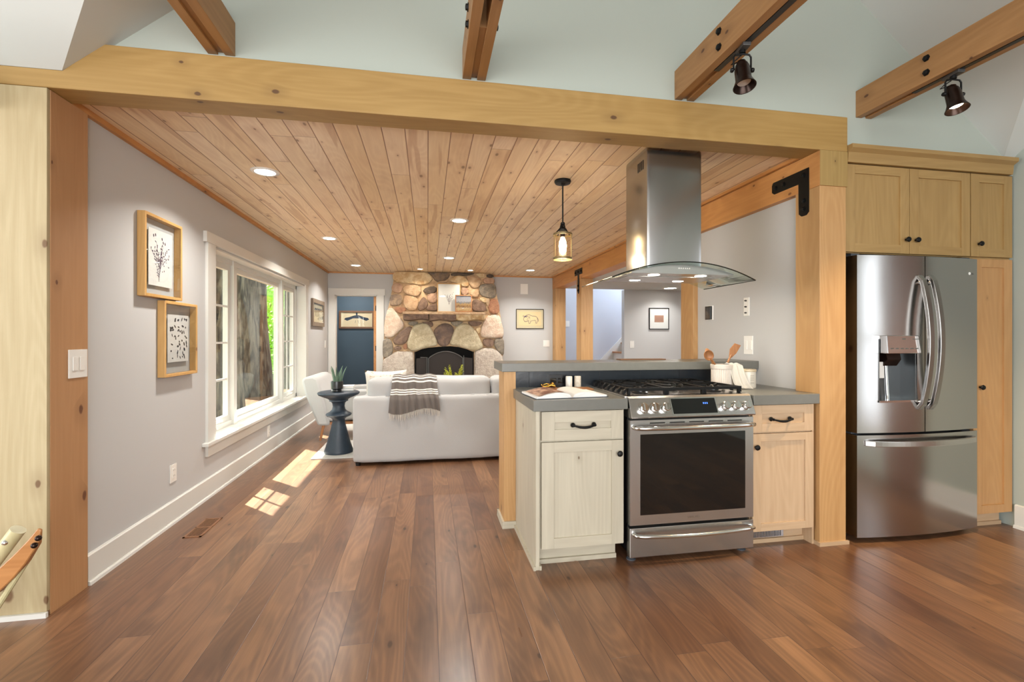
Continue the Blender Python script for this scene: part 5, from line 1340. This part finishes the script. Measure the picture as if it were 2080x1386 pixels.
# sofa
sf = thing('sofa', 'long white slipcovered sofa seen from behind on the cream rug', 'sofa', (.64, 5.1, .0))
def soft(x0, x1, y0, y1, z0, z1, r=.04, amp=.006, seed=0, nu=14, puff=0.0):
    """rounded, slightly uneven upholstered block"""
    t = bmesh.new(); bmesh.ops.create_cube(t, size=1.0)
    bmesh.ops.subdivide_edges(t, edges=list(t.edges), cuts=nu, use_grid_fill=True)
    hx, hy, hz = (x1 - x0) / 2, (y1 - y0) / 2, (z1 - z0) / 2; rr = min(r, hx, hy, hz); rng = random.Random(seed); ph = [rng.uniform(0, 6) for _ in range(6)]
    for q in t.verts:
        p = Vector((q.co.x * 2, q.co.y * 2, q.co.z * 2))
        P_ = Vector((p.x * hx, p.y * hy, p.z * hz))
        c = Vector((max(-hx + rr, min(hx - rr, P_.x)), max(-hy + rr, min(hy - rr, P_.y)), max(-hz + rr, min(hz - rr, P_.z))))
        d = P_ - c
        if d.length > 1e-6:
            # project the corner region on the rounding sphere
            d = d.normalized() * min(rr, d.length if (abs(d.x) < 1e-6) + (abs(d.y) < 1e-6) + (abs(d.z) < 1e-6) >= 2 else rr)
        P_ = c + d
        if puff:
            P_.y *= 1 + puff * (1 - p.x ** 2) * (1 - p.z ** 2); P_.z *= 1 + puff * .35 * (1 - p.x ** 2)
        w = amp * (math.sin(P_.x * 9 + ph[0]) * math.sin(P_.z * 13 + ph[1]) + .6 * math.sin(P_.x * 23 + ph[2] + P_.y * 9) * math.sin(P_.z * 7 + ph[3]))
        P_.y += w; P_.z += w * .4
        q.co = P_ + Vector(((x0 + x1) / 2, (y0 + y1) / 2, (z0 + z1) / 2))
    m = MB(); m.merge(t); return m
soft(-.705, 1.99, 4.65, 4.85, .028, .665, .035, .004, 1, 30).build('back_panel', M['sofa'], sf, smooth=True, angle=80)
soft(-.705, -.545, 4.80, 5.56, .028, .60, .035, .004, 2, 16).build('arm', M['sofa'], sf, smooth=True, angle=80)
soft(1.83, 1.99, 4.80, 5.56, .028, .60, .035, .004, 3, 16).build('arm', M['sofa'], sf, smooth=True, angle=80)
soft(-.60, 1.90, 4.82, 5.54, .028, .30, .03, .003, 4, 16).build('seat_base', M['sofa'], sf, smooth=True, angle=80)
for a, b in ((-.545, .635), (.645, 1.83)):
    soft(a, b, 4.99, 5.58, .295, .455, .05, .004, int(a * 10) + 20, 16).build('seat_cushion', M['sofa'], sf, smooth=True, angle=80)
    c_ = soft(a - .035 if a < 0 else a, b, 4.72, 4.98, .42, .835, .055, .008, int(a * 10) + 30, 20, .12).build('back_cushion', M['sofa'], sf, smooth=True, angle=80)
for x in (-.66, 1.94):
    for y in (4.70, 5.50): MB().lathe([(.022, .0), (.026, .03)], (x, y, .0125 if y > 5 else 0), 14).build('foot', M['black'], sf)
# throw
k = NT('striped_throw'); x, y, z = k.sep(k.n('ShaderNodeNewGeometry').outputs['Position'])
uvn = k.n('ShaderNodeUVMap'); uv = k.sep(uvn.outputs[0])
vv_ = uv[1]
msk = None
for c0, w_ in ((.30, .010), (.36, .010), (.42, .012), (.55, .010), (.60, .014), (.655, .010)):
    a = k.math('LESS_THAN', k.math('ABSOLUTE', k.math('SUBTRACT', vv_, c0)), w_); msk = a if msk is None else k.math('MAXIMUM', msk, a)
wv = k.noise(k.xyz(k.math('MULTIPLY', uv[0], 260.0), k.math('MULTIPLY', uv[1], 260.0), 0), 1.0, 2)
base = k.mix(wv, C(84, 78, 74), C(120, 112, 106)); k.l(k.mix(msk, base, C(226, 220, 210)), k.b.inputs['Base Color'])
k.b.inputs['Roughness'].default_value = .95; k.bump(wv, .4, .003); M['throw'] = k.m
path = [(4.93, .800), (4.88, .845), (4.80, .868), (4.735, .850), (4.700, .79), (4.685, .72), (4.650, .682), (4.628, .64), (4.622, .58), (4.620, .515)]
def thr(u, v):
    f = v * (len(path) - 1); i = min(int(f), len(path) - 2); q = f - i
    y = path[i][0] * (1 - q) + path[i + 1][0] * q; z = path[i][1] * (1 - q) + path[i + 1][1] * q
    fold = math.sin(u * 24 + .9 * math.sin(v * 4)) * .017 * (.35 + v) + math.sin(u * 11 + 1) * .008
    spread = .195 + .05 * v
    drop = .035 * v * (math.sin(u * 6.0 + .5) - .6 * abs(u - .5)) if v > .6 else 0
    return (-.125 + (u - .5) * 2 * spread, y - abs(fold) * 1.2 - .006, z + .008 * (1 - v) * math.sin(u * 17) - drop * (v - .6) * 2)
m = MB(); NU, NV = 70, 40
g = [[m.v(thr(i / NU, j / NV)) for j in range(NV + 1)] for i in range(NU + 1)]
uvl = m.bm.loops.layers.uv.new('UVMap')
for i in range(NU):
    for j in range(NV):
        fc = m.f([g[i][j], g[i + 1][j], g[i + 1][j + 1], g[i][j + 1]])
        for lp, (a, b) in zip(fc.loops, ((i, j), (i + 1, j), (i + 1, j + 1), (i, j + 1))): lp[uvl].uv = (a / NU, b / NV)
th = thing('throw_blanket', 'grey throw with white stripes and pale fringe draped over the sofa back', 'blanket', (-.125, 4.70, .66))
m.build('cloth', M['throw'], th, smooth=True, angle=180)
m = MB(); rng = random.Random(8)
for i in range(46):
    u = (i + .5) / 46; p = thr(u, 1.0); l_ = .045 + .02 * rng.random(); dx = rng.uniform(-.010, .010)
    m.tube([(p[0], p[1], p[2] + .004), (p[0] + dx * .4, p[1] - .003, p[2] - l_ * .5), (p[0] + dx, p[1] + rng.uniform(-.003, .001), p[2] - l_)], [.0028, .0024, .0012], 5)
fb = m.build('fringe', M['towel'], th); fb['kind'] = 'stuff'

def pillow(label, c, w, h, rz, rx, mat):
    o = thing('throw_pillow', label, 'pillow', c, rz)
    m = MB(); mt_ = Matrix.Rotation(rx, 4, 'X'); N_ = 16
    for s in (-1, 1):
        def fn(u, v, s=s):
            x, z = (u - .5) * 2, (v - .5) * 2; t = ((1 - x ** 4) * (1 - z ** 4)) ** .5
            sc = 1 - .07 * (1 - abs(x * z)) ** 1
            return mt_ @ Vector((x * w / 2 * (1 - .09 * (1 - z * z)), s * .065 * t, h / 2 + z * h / 2 * (1 - .09 * (1 - x * x))))
        m.grid(fn, N_, N_)
    m.build('cover', mat, o, local=True, smooth=True, angle=120)
    return o
k = NT('stitched_linen'); nz = k.noise(k.n('ShaderNodeTexCoord').outputs['Object'], 40, 3)
k.l(k.mix(k.smooth(nz, .58, .64), C(216, 210, 200), C(190, 168, 138)), k.b.inputs['Base Color']); k.b.inputs['Roughness'].default_value = .95; M['pillow'] = k.m
pillow('cream patterned throw pillow standing at the left end of the sofa', (-.44, 5.17, .47), .43, .43, R(4), R(10), M['pillow'])

# armchair left of the sofa, facing right
ac = thing('armchair', 'white upholstered armchair with wooden legs between window and sofa', 'armchair', (-1.12, 6.15, .0), R(0))
def slab(name, pts, y0, y1, bevel=.03):
    return MB().prism(pts, 'y', y0, y1).build(name, M['sofa'], ac, smooth=True, bevel=bevel, angle=60)
slab('backrest', [(-1.265, .20), (-1.13, .20), (-1.20, .50), (-1.26, .755), (-1.32, .785), (-1.41, .775), (-1.445, .735), (-1.40, .56)], 5.77, 6.55, .035)
slab('seat', [(-1.25, .22), (-.62, .26), (-.60, .40), (-.64, .44), (-1.2, .40)], 5.84, 6.48, .03)
for y0 in (5.80, 6.44):
    slab('arm', [(-1.20, .24), (-.70, .27), (-.66, .58), (-.72, .615), (-1.27, .60)], y0, y0 + .08, .025)
for x, y, dx in ((-1.20, 5.84, -.05), (-1.20, 6.48, -.05), (-.72, 5.84, .04), (-.72, 6.48, .04)):
    MB().tube([(x, y, .26), (x + dx, y, .0150)], [.020, .012], 12).build('leg', M['brownwood'], ac)
MB().box(-1.22, -.68, 5.82, 6.50, .205, .235).build('frame', M['brownwood'], ac)

# coffee table with a spray of yellow-green leaves, mostly behind the sofa
o = thing('coffee_table', 'round wooden coffee table hidden behind the sofa, in front of the fireplace', 'coffee table', (.42, 6.35, .0140))
MB().lathe([(.0005, .40), (.40, .40), (.41, .39), (.40, .365), (.0005, .365)], (0, 0, 0), 48, cap=False).build('top', M['brownwood'], o, local=True)
for a in (45, 135, 225, 315): MB().cyl((.30 * math.cos(R(a)), .30 * math.sin(R(a)), .37), (.33 * math.cos(R(a)), .33 * math.sin(R(a)), 0), .02, .014).build('leg', M['brownwood'], o, local=True)
o = thing('vase_arrangement', 'fluffy yellow-green sprays in a vase rising behind the sofa before the fireplace', 'plant', (.355, 6.35, .413))
MB().lathe([(.04, 0), (.055, .01), (.065, .06), (.05, .12), (.028, .15), (.03, .165)], (0, 0, 0), 28).build('vase', M['ceramic'], o, local=True, smooth=True)
m = MB(); rng = random.Random(11); st_m = MB()
for s in (-1, 1):
    for i in range(13):
        a = rng.uniform(-.6, .6); L_ = rng.uniform(.18, .31); x1 = s * (.035 + .10 * rng.random()) + .03 * math.sin(a); y1 = rng.uniform(-.06, .06)
        st_m.tube([(0, 0, .15), (x1 * .45, y1 * .4, .15 + L_ * .5), (x1, y1, .15 + L_ * .85)], [.002, .0015, .001], 5)
        for k_ in range(34):
            t = .30 + .70 * k_ / 34; c = Vector((x1 * t * 1.02, y1 * t, .15 + L_ * t)); d = Vector((rng.uniform(-1, 1), rng.uniform(-1, 1), rng.uniform(-.2, 1))).normalized() * .022
            n_ = Vector((rng.uniform(-1, 1), rng.uniform(-1, 1), rng.uniform(-1, 1))).normalized() * .006
            m.poly([c - n_, c + d * .6, c + n_, c + d * .2 - n_ * .2])
            m.poly([c, c + d * .5 + n_, c + d, c + d * .5 - n_])
st_m.build('stems', M['leafy'], o, local=True); m.build('foliage', M['leafy'], o, local=True)

# ------------------------------------------------------------------ corner of a wooden chair at the very left foreground
M['chairwood'] = wood('honey_chair_wood', C(150, 98, 54), C(188, 136, 86), C(92, 56, 30), 'x', .35, .1)
M['palewood'] = wood('pale_dowel', C(176, 168, 128), C(200, 192, 152), C(110, 96, 66), 'z', .4, .1)
o = thing('wooden_chair', 'edge of a bentwood chair with round pale upright at the lower left corner', 'chair', (-1.70, 1.75, 0))
pts = [(-1.207, 1.72, .626), (-1.225, 1.725, .585), (-1.262, 1.73, .535), (-1.300, 1.735, .492), (-1.345, 1.74, .452), (-1.42, 1.74, .415), (-1.52, 1.735, .395), (-1.66, 1.72, .39), (-1.85, 1.70, .40)]
m = MB(); m.tube(pts, [.006, .016, .022, .026, .030, .032, .032, .032, .030], 4, flat=.55, up=(0, 1, 0), square=True); m.build('bent_rail', M['chairwood'], o, bevel=.004, smooth=True)
MB().tube([(-1.325, 1.80, .600), (-1.46, 1.80, .40), (-1.62, 1.80, .02), (-1.625, 1.80, .0)], .0215, 20).build('upright', M['palewood'], o, smooth=True, angle=60)
MB().tube([(-1.258, 1.74, .520), (-1.36, 1.74, .34), (-1.53, 1.74, .0)], .009, 10).build('brace', M['palewood'], o, smooth=True)
for p, mt in (((-1.347, 1.780, .567), M['chrome']), ((-1.205, 1.71, .600), M['bronze']), ((-1.216, 1.71, .578), M['bronze'])):
    MB().ball(p, .009, .009, .009, 12, 8).build('bolt', mt, o, smooth=True)
MB().lathe([(.0005, .43), (.19, .43), (.20, .42), (.20, .405), (.0005, .40)], (-1.85, 1.50, 0), 36, cap=False).build('seat', M['chairwood'], o)
for x, y in ((-2.0, 1.65), (-2.0, 1.35), (-1.72, 1.35)): MB().cyl((x, y, .41), (x * 1.02, y, 0), .018).build('leg', M['palewood'], o)

# ------------------------------------------------------------------ outside the window
M['grass'] = plain('lawn', C(92, 116, 58), .9, var=.3, bscale=8, bump=.5)
st(MB().box(-30, -6.2, 2.7, 40, -.5, -.4).build('ground_outside', M['grass']))
st(MB().box(-6.2, XL - .19, 2.7, 40, -.5, -.4).build('ground_outside', M['grass']))
k = NT('tree_bark'); x, y, z = k.sep(k.n('ShaderNodeTexCoord').outputs['Object'])
b1 = k.noise(k.xyz(k.math('MULTIPLY', x, 14), k.math('MULTIPLY', y, 14), k.math('MULTIPLY', z, 2.2)), 1.0, 5, .6, 1.2)
k.l(k.mix(k.smooth(b1, .38, .66), C(30, 28, 24), C(104, 98, 84)), k.b.inputs['Base Color']); k.b.inputs['Roughness'].default_value = .9; k.bump(b1, 1.0, .04); M['bark'] = k.m
M['leaf_dark'] = plain('dark_leaf', C(74, 108, 54), .7, var=.35, bscale=1.5)
M['leaf_bright'] = plain('bright_leaf', C(150, 196, 72), .6, var=.3, bscale=1.5)  # yellow-green leaf colour of the two bright bushes
def foliage(m, c, rx, ry, rz, n, s, rng):
    for _ in range(n):
        d = Vector((rng.gauss(0, 1), rng.gauss(0, 1), rng.gauss(0, 1))).normalized() * (rng.random() ** .35)
        p = Vector((c[0] + d.x * rx, c[1] + d.y * ry, c[2] + d.z * rz)); a = Vector((rng.uniform(-1, 1), rng.uniform(-1, 1), rng.uniform(-1, 1))).normalized(); b = a.cross(Vector((rng.uniform(-1, 1), rng.uniform(-1, 1), rng.uniform(-1, 1)))).normalized()
        m.poly([p - a * s, p + b * s * .5, p + a * s, p - b * s * .5])
def tree(label, x, y, r, h, crown, mat, seed, lean=0.0):
    rng = random.Random(seed); o = thing('tree', label, 'tree', (x, y, -.4))
    n = 14; m = MB()
    m.tube([(lean * i / n * h, 0, h * i / n) for i in range(n + 1)], [r * (1.25 - .4 * min(1, i / 3)) * (1 - .35 * i / n) for i in range(n + 1)], 24)
    m.build('trunk', M['bark'], o, local=True, smooth=True, angle=80)
    if crown:
        f = MB(); foliage(f, (lean * h, 0, h + crown[1] * .3), crown[0], crown[0], crown[1], crown[2], .16, rng); f.build('foliage', mat, o, local=True)
tree('thick rough-barked trunk filling the left window sash outside', -2.98, 7.45, .30, 9.0, None, M['leaf_dark'], 1)
tree('second rough-barked trunk outside behind the big centre pane', -3.75, 10.9, .40, 9.5, None, M['leaf_dark'], 2)
tree('slim trunk outside at the right of the centre pane', -4.2, 15.5, .22, 9.0, None, M['leaf_dark'], 3)
def shrub(label, x, y, rx, rz, mat, n, seed, sz=.12):
    o = thing('shrub', label, 'shrub', (x, y, -.4)); rng = random.Random(seed); f = MB(); foliage(f, (0, 0, rz), rx, rx, rz, n, sz, rng); f.build('foliage', mat, o, local=True)
    MB().tube([(0, 0, 0), (.05, 0, rz * 1.2)], .05, 8).build('stem', M['bark'], o, local=True)
shrub('bright green bush outside, behind the right of the centre pane', -6.3, 20.0, 1.7, 2.4, M['leaf_bright'], 2200, 5)
shrub('bright green bush outside, seen through the right window sash', -4.6, 17.0, 1.25, 2.0, M['leaf_bright'], 1500, 15)
for i, (x, y, rx, rz, lb) in enumerate(((-9.9, 24.2, 1.9, 3.0, 'dark green bush beyond the trunks outside, left of the bright bush'), (-5.9, 25.0, 1.9, 3.0, 'dark green bush behind the bright bushes outside'))):
    shrub(lb, x, y, rx, rz, M['leaf_dark'], 2400, 30 + i, .16)
o = thing('hedge', 'tall dark green hedge closing the yard behind all the bushes outside', 'hedge', (-12, 31, -.4)); f = MB(); rng = random.Random(77)
for _ in range(9000):
    p = Vector((rng.uniform(-12, 12), rng.uniform(-1.3, -.9) + .5 * math.sin(_), rng.uniform(0, 6.5))); a = Vector((rng.uniform(-1, 1), rng.uniform(-.4, .4), rng.uniform(-1, 1))).normalized(); b = a.cross(Vector((0, 1, 0))).normalized(); s_ = .24
    f.poly([p - a * s_, p + b * s_ * .5, p + a * s_, p - b * s_ * .5])
f.box(-12, 12, -.6, .6, 0, 6.2); f.build('foliage', M['leaf_dark'], o, local=True)
